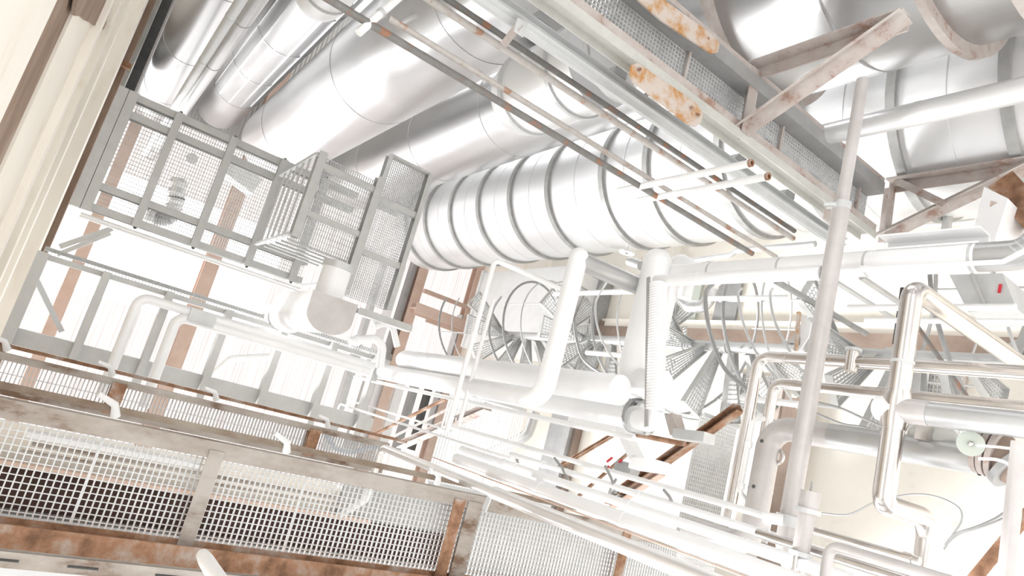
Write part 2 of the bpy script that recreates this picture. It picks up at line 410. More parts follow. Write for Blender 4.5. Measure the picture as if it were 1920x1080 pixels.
# broken opening in the cream beam
z = None
pts = [P(152, -40, y=YL + .03), P(208, -40, y=YL + .03), P(205, 20, y=YL + .03), P(198, 56, y=YL + .03), P(188, 54, y=YL + .03), P(180, 50, y=YL + .03), P(172, 44, y=YL + .03), P(163, 40, y=YL + .03), P(152, 30, y=YL + .03), P(140, 30, y=YL + .03)]
mb = MB(); n = len(pts); mb.add([p for p in pts] + [p + V(0, -.025, 0) for p in pts], [tuple(range(n)), tuple(range(2 * n - 1, n - 1, -1))] + [(i, (i + 1) % n, n + (i + 1) % n, n + i) for i in range(n)])
t = Th('bracket_plate', 'rust-brown plate with a ragged edge on the cream beam, top left', 'plate')
t.part('plate', mb, 'brown')
c = P(203, 45, y=YL + .05); t.part('stiffener', MB().bar(c, ax(c, 'X', 214, -20), .04, .25), 'cream_lt'); t.done()
# dark corner beyond the left wall
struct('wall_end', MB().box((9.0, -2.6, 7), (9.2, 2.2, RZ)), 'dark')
# ================================================================== big round ducts (they all stand upright)
def stack(name, lab, azL, azR, D, z0, z1, mat, seams=(), rings=(), ring_mat='ring', ring=.03, cone=0, group='tall metal ducts', dome=0, ring_w=.035, extra=None, r=None, n=64):
    half = (azL - azR) / 2; c = (azL + azR) / 2
    r = r or D * math.sin(half); cx, cy = D * math.sin(c), D * math.cos(c)
    prof = [(z0, 0), (z0, r), (z1, r)]
    if cone: prof += [(z1 + cone, r * .72), (z1 + cone + .05, 0)]
    elif dome: prof += [(z1 + dome * math.sin(a) , r * math.cos(a)) for a in [i * math.pi / 16 for i in range(1, 9)]]
    else: prof += [(z1, 0)]
    mb = MB().lathe((cx, cy, 0), (0, 0, 1), prof, n)
    t = Th(name, lab, 'duct', group); t.part('shell', mb, mat)
    for z in seams: t.part('seam', MB().lathe((cx, cy, 0), (0, 0, 1), [(z - .012, r * .99), (z - .008, r + .006), (z + .008, r + .006), (z + .012, r * .99)], n), mat)
    for z in rings: t.part('stiffening_ring', MB().lathe((cx, cy, 0), (0, 0, 1), [(z - ring_w, r * .98), (z - ring_w, r + ring), (z + ring_w, r + ring), (z + ring_w, r * .98)], n), ring_mat)
    for e in (extra(cx, cy, r) if extra else []): t.part(*e)
    t.done(); return cx, cy, r
d = math.radians
# upper left pair behind the platform
stack('duct', 'shiny metal duct with bulging end, leftmost of the ducts at the top', azi(330, 0), azi(418, 90), 4.5, FZ, 15.3, 'alu', seams=(6.5, 8.6, 11.2, 13.6), dome=.25)
def cladding(cx, cy, r):
    out = []
    for k in range(6):
        a = math.atan2(-cx, -cy) + (-1.2 + .44 * k)
        p = V(cx + math.sin(a) * (r + .004), cy + math.cos(a) * (r + .004), 2)
        out.append(('cover_strip', MB().bar(p, p + V(0, 0, 11.5), .03, .014, up=(math.sin(a), math.cos(a), 0)), 'alu'))
    return out
stack('duct', 'metal duct clad in riveted lengthwise panels, second from the left at the top', azi(440, 80), azi(620, 62), 5.3, FZ, 15.4, 'alu', seams=(7, 8.8, 10.4, 12, 13.6), cone=.3, extra=cladding)
D3 = stack('duct', 'very wide brushed metal duct, the largest across the top centre', azi(500, 190), azi(960, 120), 5.2, 5.25, 14.1, 'alu', seams=(6.1, 9.0, 12.6), dome=.6)
D4 = stack('duct', 'metal duct tucked between the widest duct and the ribbed white duct', azi(640, 320) + d(3.5), azi(1000, 290), 6.8, 5.35, 15.4, 'alu', seams=(8.6, 11, 13.5), dome=.4)
# stub duct that meets the wide one: an upright leg ending in an elbow
az1, az2 = azi(985, 95), azi(1060, 236); half = abs(az1 - az2) / 2; ca = (az1 + az2) / 2
D = 4.4; r5 = D * math.sin(half); c = V(D * math.sin(ca), D * math.cos(ca), 0)
ztop = tanel(876, 212) * (D - r5) 
pts = [c + V(0, 0, ztop - 1.6), c + V(0, 0, ztop - r5 * .9), V(D4[0], D4[1], ztop + r5 * .1)]
pts[2] = pts[1].lerp(pts[2], 1 - D4[2] * .93 / (pts[2] - pts[1]).length)
t = Th('branch_duct', 'short white elbow duct that branches into the metal duct at the upper centre', 'duct')
t.part('elbow', MB().tube(fillet(pts, r5 * 1.0, 14), r5, 48), 'alu_white')
for dz in (.25, .95, 1.5):
    q = c + V(0, 0, ztop - r5 * .9 - dz); t.part('stiffening_ring', MB().lathe(q, (0, 0, 1), [(-.02, r5 * .98), (-.02, r5 + .02), (.02, r5 + .02), (.02, r5 * .98)], 48), 'galv_light')
t.done()
# ribbed white duct
D6r = 1.0; D6 = 8.0
zr = [7.0 * tanel(px, py) for px, py in ((765, 440), (798, 420), (845, 410), (897, 395), (957, 385), (1028, 370), (1128, 340), (1213, 330), (1353, 330))]
zr += [4.25, 3.25, 2.3]
stack('ribbed_duct', 'huge bright duct with evenly spaced grey ribs, crossing the centre', azi(1160, 235), azi(1480, 440), D6, FZ, 14.6, 'alu_white', rings=zr, ring=.045, ring_w=.045, seams=[(a + b) / 2 for a, b in zip(zr, zr[1:])], dome=.5)
# flanged duct at the upper right
stack('flanged_duct', 'pale duct with broad rusty flanges at the upper right corner', azi(1650, 140) + d(18.5), azi(1650, 140), 6.5, FZ, 4.45, 'alu', rings=[5.45 * tanel(1352, 70), 5.45 * tanel(1735, 75), 5.45 * tanel(1890, 10)], ring=.10, ring_w=.03, ring_mat='beige', seams=(2.9,), cone=.5)
# upright tube crossing in front of the ribbed duct
c = P(1720, 213, x=3.3); r = rad(c, 44)
pipe('vent_tube', 'smooth silver tube running below the flanged duct at the right', 'pipe', [ax(c, 'Z', 1480, 275), ax(c, 'Z', 2000, 140)], r, 'alu_white', n=32, rings=((0, .55),), ring_r=1.03)
# pair of pipes in front of the two left ducts
for px, py, wpx, qx, qy, lab, mt in [(452, 0, 20, 342, 214, 'thin grey pipe, left one of the pair before the top left ducts', 'galv_light'), (480, 0, 36, 362, 225, 'thicker grey pipe, right one of the pair before the top left ducts', 'pipegrey')]:
    c = P(px, py, x=3.2 if wpx < 25 else 3.6); pipe('riser', lab, 'pipe', [ax(c, 'Z', qx - 60, qy + 80), ax(c, 'Z', px + 130, py - 190)], rad(c, wpx), mt, group='pipes before the ducts', rings=((0, .6), (0, .75)))
# white bends at the top edge
c = P(600, -5, x=3.0); r = rad(c, 96)
pts = [c, c + V(0, 0, -1.2)]; pts = [ax(c, 'Z', 700, -60), c + V(0, 0, .15), c + V(.2, .0, .45), c + V(1.6, .0, .6)]
t = Th('white_bend', 'fat white pipe bend cut off by the top edge, left of centre', 'pipe')
t.part('bend', MB().tube(fillet([c + V(0, 0, -1.4), c + V(0, 0, .12), c + V(.75, 0, .12)], r * 1.1, 12), r, 36), 'alu_white')
t.part('joint_ring', MB().lathe(c + V(0, 0, -.22), (0, 0, 1), [(-.015, r * .98), (-.015, r * 1.04), (.015, r * 1.04), (.015, r * .98)], 36), 'ring'); t.done()
c = P(760, -30, x=3.0); r = rad(c, 90)
pipe('white_bend', 'white pipe end seen at the top edge above the pale rods', 'pipe', [c + V(0, 0, -1.2), c + V(0, 0, .1), c + V(.8, .0, .1)], r, 'alu_white', n=36)
# ================================================================== grating platforms seen from below
# --- upper left platform
z = 9.0
def xy(px, py, z): q = P(px, py, z=z); return q.x, q.y
yL = xy(185, 270, z)[1]
yR = xy(590, 450, z)[1]
t = Th('grating_platform', 'grey steel platform with grating, uppermost at the left, beside the cream wall', 'platform')
for (px, py) in ((338, 222), (330, 254), (372, 418), (360, 455)):
    x = xy(px, py, z)[0]; t.part('edge_channel', MB().chan((x, yL, z), (x, yR + (.35 if py < 400 else 0), z), .085, .13, .012, flip=-1), 'galv')
xa = xy(338, 222, z)[0]; xb = xy(360, 455, z)[0]
for (px, py, wd) in ((185, 280, .11), (205, 285, .11), (295, 322, .09), (400, 364, .09), (497, 402, .09), (575, 440, .09)):
    y = xy(px, py, z - .06)[1]; t.part('cross_beam', MB().bar((xb - .06, y, z - .06), (xa + .04, y, z - .06), wd, .10), 'galv')
    if px > 205:
        for x in (xb - .065, xa + .045): t.part('end_plug', MB().ball((x, y, z - .08), .022, 8, 6), 'dark')
t.part('grating', MB().grate(xb, xa, yL, yR, z + .07, .05, .030, .005, .025, bearing='X'), 'grate')
x = xy(358, 472, 8.9)[0]
t.part('hand_rail', MB().tube([(x, yL + .1, 8.9), (x, yR, 8.9)], .022, 10), 'whitepaint')
x = xy(358, 480, 8.9)[0]
t.part('hand_rail', MB().tube([(x, yL + .1, 8.75), (x, yR, 8.75)], .014, 10), 'whitepaint')
t.done()
c = P(113, 462, z=9.2)
solo('knee_brace', 'upper one of the two thin struts below the uppermost platform, by the wall', 'brace', MB().angle(P(113, 462, z=9.2), P(212, 428, z=9.0), .06, .06, .01), 'galv_light', 'knee braces')
solo('knee_brace', 'lower one of the two thin struts below the uppermost platform, by the wall', 'brace', MB().angle(P(108, 477, z=9.2), P(208, 437, z=9.0), .05, .05, .01), 'galv_light', 'knee braces')

# --- lower left platform frame
z = 8.0
yL = xy(45, 555, z)[1]; yR = xy(725, 690, z)[1]
xt = xy(200, 517, z)[0]; xt2 = xy(450, 597, z)[0]
t = Th('platform_frame', 'open grey platform frame with joists, below the uppermost platform at the left', 'platform')
t.part('edge_channel', MB().chan((xt, yL, z), (xt, yR, z), .05, .12, .012), 'galv')
t.part('edge_channel', MB().chan((xt + .10, yL, z + .3), (xt + .10, yR, z + .3), .04, .10, .01), 'galv')
t.part('grating', MB().grate(xt + .01, xt + .11, yL, yR, z + .2, .033, .033, .006, .025, bearing='X'), 'grate')
zz = 8.0; xo = xy(330, 705, zz)[0]; xo2 = xy(330, 688, zz)[0]
wch = abs(xy(300, 682, zz)[0] - xy(300, 712, zz)[0])
t.part('toe_channel', MB().chan((xo, yL, z), (xo, yR, z), wch, .18, .014, flip=-1), 'galv')
for i, (px, py, qx, qy, wd) in enumerate(((78, 482, 12, 640, .10), (200, 522, 135, 668, .075), (313, 560, 258, 715, .075), (418, 620, 373, 742, .075), (520, 655, 485, 757, .075), (612, 685, 578, 800, .075), (700, 700, 665, 810, .075))):
    zb = z - .12; a = P(px, py, z=zb); b = P(qx, qy, z=zb); y = (a.y + b.y) / 2
    t.part('joist', MB().bar((xt + .03, y, zb), (b.x - .03, y, zb), wd, .14), 'galv')
t.part('knee_brace', MB().bar(P(66, 520, z=z + .1), P(116, 622, z=z + .1), .05, .05), 'galv_light')
t.done()

# ductwork that shows through the upper grating
pts = [P(*p, z=10.6) for p in ((336, 335), (330, 372), (322, 404), (300, 412), (272, 404))]
fl = fillet(pts, .25, 6); dn_ = []; rs_ = []
for i in range(len(fl) - 1):
    for k in range(4): dn_.append(fl[i].lerp(fl[i + 1], k / 4)); rs_.append(.10 if (len(dn_) % 2) else .125)
dn_.append(fl[-1]); rs_.append(.1)
solo('flexible_duct', 'ribbed flexible duct curling above the uppermost platform grating', 'duct', MB().tube(dn_, rs_, 18), 'alu_white')
c = P(360, 297, z=9.8); solo('lamp_disc', 'round pale disc seen through the uppermost platform grating', 'disc', MB().tube([c, c + V(0, 0, .05)], .075, 20), 'whitepaint')
c = P(425, 312, z=10.2); e = P(478, 352, z=10.2)
t = Th('duct_elbow', 'white square duct piece seen through the grating left of the landing', 'duct'); t.part('box', MB().bar(c, e, .26, .3), 'whitepaint'); t.part('flange', MB().bar(c.lerp(e, -.05), c.lerp(e, .02), .32, .36), 'galv_light'); t.done()

# --- guarded landing between the uppermost platform and the grating strip
z = 7.3
a = P(610, 292, z=z); b = P(545, 442, z=z); c_ = P(710, 335, z=z); e = P(650, 540, z=z)
y0 = (a.y + b.y) / 2; y1 = (c_.y + e.y) / 2; xh = a.x; xl = b.x; xe = e.x
t = Th('guarded_landing', 'small grating landing with railings, left of the white hood', 'platform')
t.part('side_beam', MB().chan((xl, y0, z), (xh + .02, y0, z), .09, .12, .012), 'galv')
t.part('side_beam', MB().chan((xe, y1, z), (c_.x + .02, y1, z), .09, .12, .012), 'galv')
for px, py in ((655, 335), (625, 420)):
    x = P(px, py, z=z).x; t.part('cross_beam', MB().bar((x, y0, z), (x, y1, z), .06, .09), 'galv')
t.part('grating', MB().grate(xl - .05, xh, y0, y1, z + .06, .06, .028, .006, .025, bearing='X'), 'grate')
h = 8.75
for x in (xh - .02, xl + .02):
    p = V(x, y0 - .05, z); t.part('post', MB().bar(p, V(x, y0 - .05, h), .05, .03), 'galv_light')
p = V(xe + .05, y1 - .05, z); t.part('post', MB().bar(p, V(p.x, p.y, h), .05, .03), 'galv_light')
for k in range(1, 6):
    q = z + (h - z) * k / 6
    t.part('guard_rail', MB().tube([(xl, y0 - .05, q), (xh, y0 - .05, q)], .013, 8), 'galv_light')
    t.part('guard_rail', MB().tube([(xl, y0, q), (xl, y1, q)], .013, 8), 'galv_light')
t.done()

# --- long grating strip right of the landing
z = 7.5
a = P(730, 292, z=z); b = P(690, 420, z=z); y0 = (a.y + b.y) / 2; y1 = P(770, 440, z=z).y; xh = P(765, 308, z=z).x; xl = P(700, 572, z=z).x
t = Th('grating_strip', 'long narrow grating walkway strip beside the ribbed white duct', 'platform')
t.part('side_beam', MB().chan((xl, y0, z), (xh, y0, z), .05, .12, .01), 'galv_light')
t.part('side_beam', MB().chan((xl, y1, z), (xh, y1, z), .06, .12, .01), 'galv')
t.part('end_beam', MB().bar((xh, y0, z), (xh, y1, z), .03, .1), 'galv')
for px, py in ((735, 385), (705, 482)):
    x = P(px, py, z=z).x; t.part('cross_beam', MB().bar((x, y0, z), (x, y1, z), .07, .09), 'galv')
t.part('grating', MB().grate(xl, xh, y0, y1, z + .06, .033, .024, .005, .025, bearing='X'), 'grate')
t.done()
c = P(668, 582, z=7.4)
solo('support_beam', 'grey beam ending behind the white hood, under the grating strip', 'beam', MB().chan(c, ax(c, 'Y', 768, 615), .08, .16, .012), 'galv')

# --- white hood hanging under the landing
zf = 6.4
pa, pb, pc = P(588, 546, z=zf), P(670, 569, z=zf), P(628, 630, z=zf)
hw = (pb.y - pa.y) / 2; cy_ = (pb.y + pa.y) / 2; xt_ = (pa.x + pb.x) / 2; xb_ = pc.x
poly = [(-hw, xt_ - xb_ - hw * .9)] if 0 else []
poly = [(-hw, xt_), (-hw, xb_ + hw * .75)] + [(-hw * math.cos(math.pi * k / 14), xb_ + hw * .75 - hw * .75 * math.sin(math.pi * k / 14)) for k in range(1, 14)] + [(hw, xb_ + hw * .75), (hw, xt_)]
t = Th('fan_hood', 'white fan hood with a round front and a neck, in front of the grating platforms', 'hood')
poly = [(p_, q_ - xt_) for p_, q_ in poly]
t.part('casing', MB().prof(V(xt_, cy_, zf), V(xt_, cy_, zf + 1.3), poly, up=(1, 0, 0)), 'white')
t.part('shaded_face', MB().prof(V(xt_, cy_, zf - .02), V(xt_, cy_, zf), [(u * 1.03, v * 1.03) for u, v in poly], up=(1, 0, 0)), 'pinkpipe')  # beige stands in for the shade on the hood's downward face
nz = zf + .38; nc = P(628, 500, z=nz); r = rad(nc, 54); nc.y = P(624, 530, z=nz).y
t.part('neck', MB().tube([V(xt_ - .02, nc.y, nz), V(nc.x, nc.y, nz)], r, 28), 'white')
t.part('collar', MB().tube([V(nc.x - .02, nc.y, nz), V(nc.x + .05, nc.y, nz)], r * 1.08, 28), 'galv_light')
t.part('side_cone', MB().tube([V((xt_ + xb_) / 2, cy_, zf + 1.28), V((xt_ + xb_) / 2, cy_, zf + 2.0)], [hw * .95, hw * .6], 28), 'white')
t.done()

# --- rusty walkway in the foreground
z = 4.5
def xat(px, py, z): return P(px, py, z=z).x
t = Th('foreground_walkway', 'rusty framed grating walkway across the bottom left foreground', 'walkway')
yA = -.5; yB = 6.2
x1 = xat(300, 822, z); x2 = xat(300, 1046, 4.35)
t.part('edge_beam', MB().angle((x1, yA, z), (x1, yB, z), .10, .10, .012, flip=-1), 'rustpale')
t.part('edge_beam', MB().ibeam((x2, yA, 4.4), (x2, yB, 4.4), .17, .16, .014), 'rust')
for px, py, wd, mt in ((372, 935, .09, 'rustpale'), (836, 1010, .10, 'rust'), (866, 1010, .13, 'rustpale'), (1156, 1052, .10, 'rust')):
    y = P(px, py, z=z).y; t.part('cross_beam', MB().angle((x2, y, z - .01), (x1, y, z - .01), wd, .10, .012), mt)
gy = [yA] + [P(px, py, z=z).y for px, py in ((170, 890), (372, 935), (560, 965), (850, 1010), (1156, 1052))] + [yB]
for i in range(len(gy) - 1):
    t.part('grating', MB().grate(x2 + .02, x1, gy[i] + .004, gy[i + 1] - .004, z + .06, .038, .036, .0075, .016, .005, bearing='X'), 'galv_light')
t.done()
# rusty toe angle of the walkway with white pipe clips
zt = 4.95
x3 = xat(240, 772, zt)
t = Th('toe_rail', 'rust-brown toe angle along the inner edge of the foreground walkway', 'rail')
t.part('angle_bar', MB().angle((x3, yA, zt), (x3, 5.2, zt), .042, .05, .008), 'rustgrey')
for px, py in ((222, 768), (540, 845), (822, 908)):
    c = P(px, py, z=zt - .04); q = V(x3, c.y, zt - .02)
    t.part('clip', MB().tube([q + V(-.04, 0, 0), q + V(.03, -.03, -.03), q + V(.075, -.14, -.05)], [.03, .024, .016], 10), 'whitepaint')
t.done()
# slotted strut and grey soffit at the very bottom
zs = 4.15
xs = xat(0, 1046, zs)
t = Th('slotted_strut', 'pale slotted channel strut along the bottom left edge', 'rail')
t.part('channel', MB().chan((xs, yA, zs), (xs, 3.4, zs), .075, .05, .008), 'rustpale')
for px, py in ((10, 1033), (160, 1053), (320, 1071)):
    y = P(px, py, z=zs - .027).y; t.part('slot', MB().tube([(xs, y - .07, zs - .0275), (xs, y + .07, zs - .0275)], .006, 8), 'rubber')
t.done()
xs2 = xat(0, 1062, 4.3)
solo('base_plate', 'grey steel plate under the slotted strut in the bottom left corner', 'plate', MB().box((xs2 - .6, yA, 4.3), (xs2, 3.4, 4.34)), 'traygrey')
c = P(377, 1036, z=3.6); r = rad(c, 30)
t = Th('pipe_end', 'white rounded pipe end rising at the bottom left edge', 'pipe')
q = ax(c, 'Z', 470, 1150)
t.part('tube', MB().tube([q, c + V(0, 0, -.12), c + V(0, 0, -.04), c], [r, r * .9, r * .75, r * .35], 20), 'whitepaint'); t.done()

# --- second walkway behind it, higher up
z = 6.5
t = Th('rear_walkway', 'slatted grating walkway behind the rusty foreground walkway', 'walkway')
xa = xat(300, 736, z); xb = xat(300, 795, z)
yE = P(720, 862, z=z).y
t.part('edge_beam', MB().bar((xa, -.5, z), (xa, yE, z), .055, .06), 'rustpale')
t.part('edge_beam', MB().bar((xb, -.5, z), (xb, yE, z), .05, .08), 'rustpale')
for px, py in ((582, 830), (215, 745)):
    y = P(px, py, z=z).y; t.part('cross_beam', MB().bar((xb, y, z), (xa, y, z), .11, .1), 'rust')
t.part('grating', MB().grate(xb, xa, -.5, yE, z + .05, .16, .030, .008, .03, bearing='X'), 'grate'); t.done()
zt = 6.7; x3 = xat(300, 717, zt)
t = Th('thin_rail', 'thin rusty rail running along the top of the slatted rear walkway', 'rail')
t.part('angle_bar', MB().angle((x3, -.5, zt), (x3, yE + .3, zt), .03, .03, .006), 'rust')
for px, py in ((10, 665), (212, 700), (408, 744), (615, 800)):
    c = P(px, py, z=zt - .03); q = V(x3, c.y, zt - .02)
    t.part('clip', MB().tube([q + V(-.03, 0, 0), q + V(.03, -.04, -.03), q + V(.05, -.14, -.05)], [.03, .022, .016], 10), 'whitepaint')
t.done()

# --- beams and floor edge above the foreground walkway
def lband(name, lab, cat, p0, p1, z, h, mat, y0=-.5, y1=8.9):
    xa, xb = xat(*p0, z), xat(*p1, z)
    return solo(name, lab, cat, MB().box((min(xa, xb), y0, z), (max(xa, xb), y1, z + h)), mat)
lband('concrete_slab', 'pale concrete floor edge seen through the foreground grating', 'slab', (0, 800), (0, 868), 7.4, .4, 'cream_lt', y1=P(640, 930, z=7.4).y)
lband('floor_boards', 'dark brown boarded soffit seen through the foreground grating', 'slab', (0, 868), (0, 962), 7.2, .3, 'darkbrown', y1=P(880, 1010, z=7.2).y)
lband('edge_strip', 'pinkish strip along the dark boards behind the foreground grating', 'trim', (0, 863), (0, 871), 7.1, .08, 'salmon', y1=P(700, 965, z=7.1).y)
lband('concrete_slab', 'pale grey slab below the dark boards behind the foreground grating', 'slab', (0, 962), (0, 1200), 7.0, .2, 'midgrey', y1=8.9)
for px, py, qx, qy, wpx, lab in ((50, 812, 375, 870, 18, 'white pipe seen lengthwise through the foreground grating'), (60, 832, 640, 935, 8, 'thin pale pipe below the white one behind the foreground grating'), (40, 845, 640, 950, 6, 'thinnest pale pipe behind the foreground grating')):
    c = P(px, py, z=5.6 + wpx * .075); pipe('service_pipe', lab, 'pipe', [c, ax(c, 'Y', qx, qy)], rad(c, wpx), 'white' if wpx > 10 else 'rustpale', rings=((0, .3), (0, .7)) if wpx > 10 else ())

solo('floor_slab', 'grey slab behind the right hand panels of the foreground grating', 'slab', MB().box((xat(0, 962, 7.2), P(880, 1010, z=7.2).y + .01, 7.25), (xat(0, 776, 7.2), 8.9, 7.35)).box((xat(0, 874, 7.2), P(640, 930, z=7.2).y + .05, 7.25), (xat(0, 776, 7.2), P(880, 1010, z=7.2).y, 7.35)), 'midgrey')
# --- right hand walkway with its knee brackets
z = 3.4
xi = (xat(1060, 0, z) + xat(1440, 300, z)) / 2; xo = (xat(1225, 20, z) + xat(1620, 335, z)) / 2
yA = 1.6; yB = P(1625, 455, z=z).y
t = Th('hanging_walkway', 'long grating walkway with rusty edge plates crossing the upper right', 'walkway')
t.part('edge_channel', MB().chan((xi - .05, yA, z), (xi - .05, yB, z), .07, .16, .012, flip=-1), 'green')
t.part('edge_angle', MB().angle((xi + .022, yA, z - .02), (xi + .022, yB, z - .02), .07, .10, .01), 'beige')
t.part('edge_beam', MB().chan((xo, yA, z), (xo, yB, z), .12, .18, .012), 'midgrey')
t.part('edge_angle', MB().angle((xo + .085, yA, z - .03), (xo + .085, yB, z - .03), .05, .10, .01), 'beige')
for px, py in ((1290, 150), (1470, 275), (1612, 405)):
    y = P(px, py, z=z).y; t.part('cross_bar', MB().bar((xi, y, z + .05), (xo, y, z + .05), .025, .03), 'beige')
t.part('grating', MB().grate(xi, xo, yA, yB, z + .07, .034, .034, .010, .03, .008, bearing='X'), 'grate')
def plate(pix, z, th=.015):
    pts = [P(a, b, z=z) for a, b in pix]; n = len(pts)
    return MB().add([p for p in pts] + [p + V(0, 0, th) for p in pts], [tuple(range(n)), tuple(range(2 * n - 1, n - 1, -1))] + [(i, (i + 1) % n, n + (i + 1) % n, n + i) for i in range(n)])
t.part('splice_plate', plate(((1182, 138), (1184, 122), (1196, 118), (1304, 192), (1318, 212), (1316, 228), (1304, 238), (1290, 232), (1186, 152)), z - .10), 'orange')
t.part('splice_plate', plate(((1130, -60), (1160, -62), (1332, 62), (1350, 82), (1346, 98), (1334, 100), (1240, 38)), z - .12), 'orange')
for px, py in ((1310, 215), (1298, 202), (1200, 130), (1328, 72)): t.part('bolt', MB().tube([P(px, py, z=z - .10), P(px, py, z=z - .125)], .012, 8), 'rust')
t.done()
def bracket(lab, tA, tB, low, mid=None):
    A = P(*tA, z=z - .02); B = P(*tB, z=z - .04); A.x = xo + .12; B.y = A.y; B.x = xi - .03
    C = ax(A, 'Z', *low)
    t = Th('knee_bracket', lab, 'bracket', 'brackets of the hanging walkway')
    t.part('top_bar', MB().angle(A, B, .11, .11, .012, flip=-1), 'beige')
    t.part('hanger', MB().angle(A, C, .12, .12, .014, up=(0, -1, 0)), 'beige')
    t.part('diagonal', MB().angle(B + V(0, -.03, 0), C + V(0, -.03, -.02), .13, .13, .014, up=(-.7, -.7, 0)), 'beige')
    t.done()
bracket('triangular steel bracket in the upper right, nearer the top edge', (1408, 140), (1385, 265), (1700, 48))
bracket('triangular steel bracket at the right edge, at the far end of the walkway', (1666, 338), (1622, 452), (1950, 282))
# grey tray and the slim rods beside the walkway
zt = 3.65; xt = (xat(910, 0, zt) + xat(1575, 450, zt)) / 2
t = Th('cable_tray', 'wide grey cable tray running diagonally beside the hanging walkway', 'tray')
wt = .15
t.part('tray_bed', MB().chan((xt, .2, zt), (xt, 5.95, zt), wt, .07, .008, up=(1, 0, 0)), 'traygrey')
t.part('tray_lid', MB().box((xt - wt / 2, .2, zt - .02), (xt + wt / 2, 5.95, zt - .012)), 'traygrey')
for k in range(6):
    y = 1.2 + .75 * k; t.part('hanger_clip', MB().box((xt + wt / 2, y, zt - .03), (xt + wt / 2 + .06, y + .12, zt + .05)), 'galv_light')
t.done()
c = P(972, 48, z=3.55)
t = Th('tray_bracket', 'small angled steel bracket on the cable tray at the top', 'bracket')
t.part('leg', MB().angle(c, c + V(-.02, .05, .22), .05, .05, .006), 'beige'); t.part('foot', MB().box(c + V(-.05, -.02, 0), c + V(.05, .06, .01)), 'traygrey'); t.done()
zr_ = 4.0
for px, py, qx, qy, wpx, mt, lab in [(620, 12, 1400, 462, 12.5, 'rodgrey', 'dark grey rod with rust patches, first of the diagonal rods from the left'),
                                     (733, 23, 1443, 483, 10, 'rodpale', 'pale brown rod, second of the diagonal rods from the left'),
                                     (826, 4, 1500, 462, 12, 'rodpale', 'pinkish rod with rusty end, third of the diagonal rods from the left'),
                                     (850, 0, 1545, 474, 10, 'rodgrey', 'dark rod next to the grey cable tray, fourth of the diagonal rods')]:
    a = P(px, py, z=zr_); b = P(qx, qy, z=zr_); x = (a.x + b.x) / 2
    ya = P(px, py, x=x, ).y if False else a.y
    pipe('diagonal_rod', lab, 'rod', [V(x, a.y - (.0 if px == 733 else 1.2), zr_), V(x, min(b.y + .1, 5.7), zr_)], rad((a + b) / 2, wpx), mt, group='diagonal rods')
# two short white tubes with open rusty ends
for px, py, qx, qy, lab in ((1408, 306, 1160, 360, 'upper one of two short white tubes with rusty open ends'), (1440, 331, 1195, 380, 'lower one of two short white tubes with rusty open ends')):
    c = P(px, py, x=2.25); e = ax(c, 'Z', qx, qy); r = rad(c, 15)
    t = Th('open_tube', lab, 'pipe', 'short open white tubes'); dd = (e - c).normalized()
    t.part('tube', MB().hollow(c, e, r, r * .25), 'whitepaint'); t.part('rusty_rim', MB().hollow(c - dd * .008, c + dd * .012, r * 1.03, r * .5), 'rust'); t.done()
# ================================================================== pipework
def cap_flange(p, d, r, th=.02): d = d.normalized(); return MB().tube([p - d * th, p + d * th], r, 24)
# pair of pipes that run below the platform frame and turn down at their ends
c = P(262, 556, z=7.6); r1 = rad(c, 19)
ptsA = [ax(c, 'X', 190, 745), c, ax(c, 'Y', 700, 690)]
pipe('service_pipe', 'pale grey bent pipe, upper one of the pair under the platform frame', 'pipe', ptsA, r1, 'pipegrey' if 0 else 'white', 2.0 * r1, 'bent pipe pair', rings=((0, .45), (1, .4), (1, .97)), ring_r=1.05)
c = P(333, 592, z=7.6); r2 = rad(c, 20)
ptsB = [ax(c, 'X', 276, 765), c, ax(c, 'Y', 690, 702)]
pipe('service_pipe', 'pale grey bent pipe, lower one of the pair under the platform frame', 'pipe', ptsB, r2, 'white', 2.0 * r2, 'bent pipe pair', rings=((0, .45), (1, .35), (1, .97)), ring_r=1.05)
q1 = P(383, 586, z=7.6); q1 = V(ptsA[1].x, ax(ptsA[1], 'Y', 383, 582).y, 7.5)
q2 = V(ptsB[1].x, q1.y, 7.5)
t = Th('pipe_clamp', 'square pale clamp plate holding the two bent pipes together', 'clamp')
t.part('plate', MB().box((q2.x - .02, q1.y - .13, 7.53), (q1.x + .04, q1.y + .13, 7.55)), 'galv_light')
t.part('strap', MB().box((q2.x - .02, q1.y - .10, 7.5), (q2.x - .012, q1.y + .10, 7.68)), 'galv_light'); t.done()
# thick white upright pipes where that pair ends
yk = 3.55
c = P(760, 675, y=yk); r = rad(c, 36); e = ax(c, 'Z', 1165, 712)
t = Th('insulated_pipe', 'upper of the two thick white upright pipes right of the bent pair', 'pipe', 'thick white pipes')
t.part('jacket', MB().tube([c + V(0, 0, .12), c + V(0, 0, .06), c, e], [r * .5, r * .85, r, r], 28), 'white')
for f in (.2, .5, .8): t.part('seam', MB().tube([c.lerp(e, f) - V(0, 0, .012), c.lerp(e, f) + V(0, 0, .012)], r * 1.012, 28), 'white')
t.done()
c = P(705, 695, y=yk - .05); r = rad(c, 28); e = ax(c, 'Z', 880, 722)
c2 = P(1000, 748, y=yk); rb = rad(c2, 44)
t = Th('insulated_pipe', 'lower of the two thick white upright pipes, starting at the bent pair', 'pipe', 'thick white pipes')
t.part('jacket', MB().tube([c + V(0, 0, .10), c + V(0, 0, .05), c, e], [r * .5, r * .85, r, r], 28), 'white')
t.part('neck_ring', MB().tube([c - V(0, 0, .015), c + V(0, 0, .015)], r * 1.06, 28), 'galv_light')
c3 = P(1040, 752, y=yk + .35); e3 = ax(c3, 'Z', 1195, 775); rc = rad(c3, 46)
t.done()
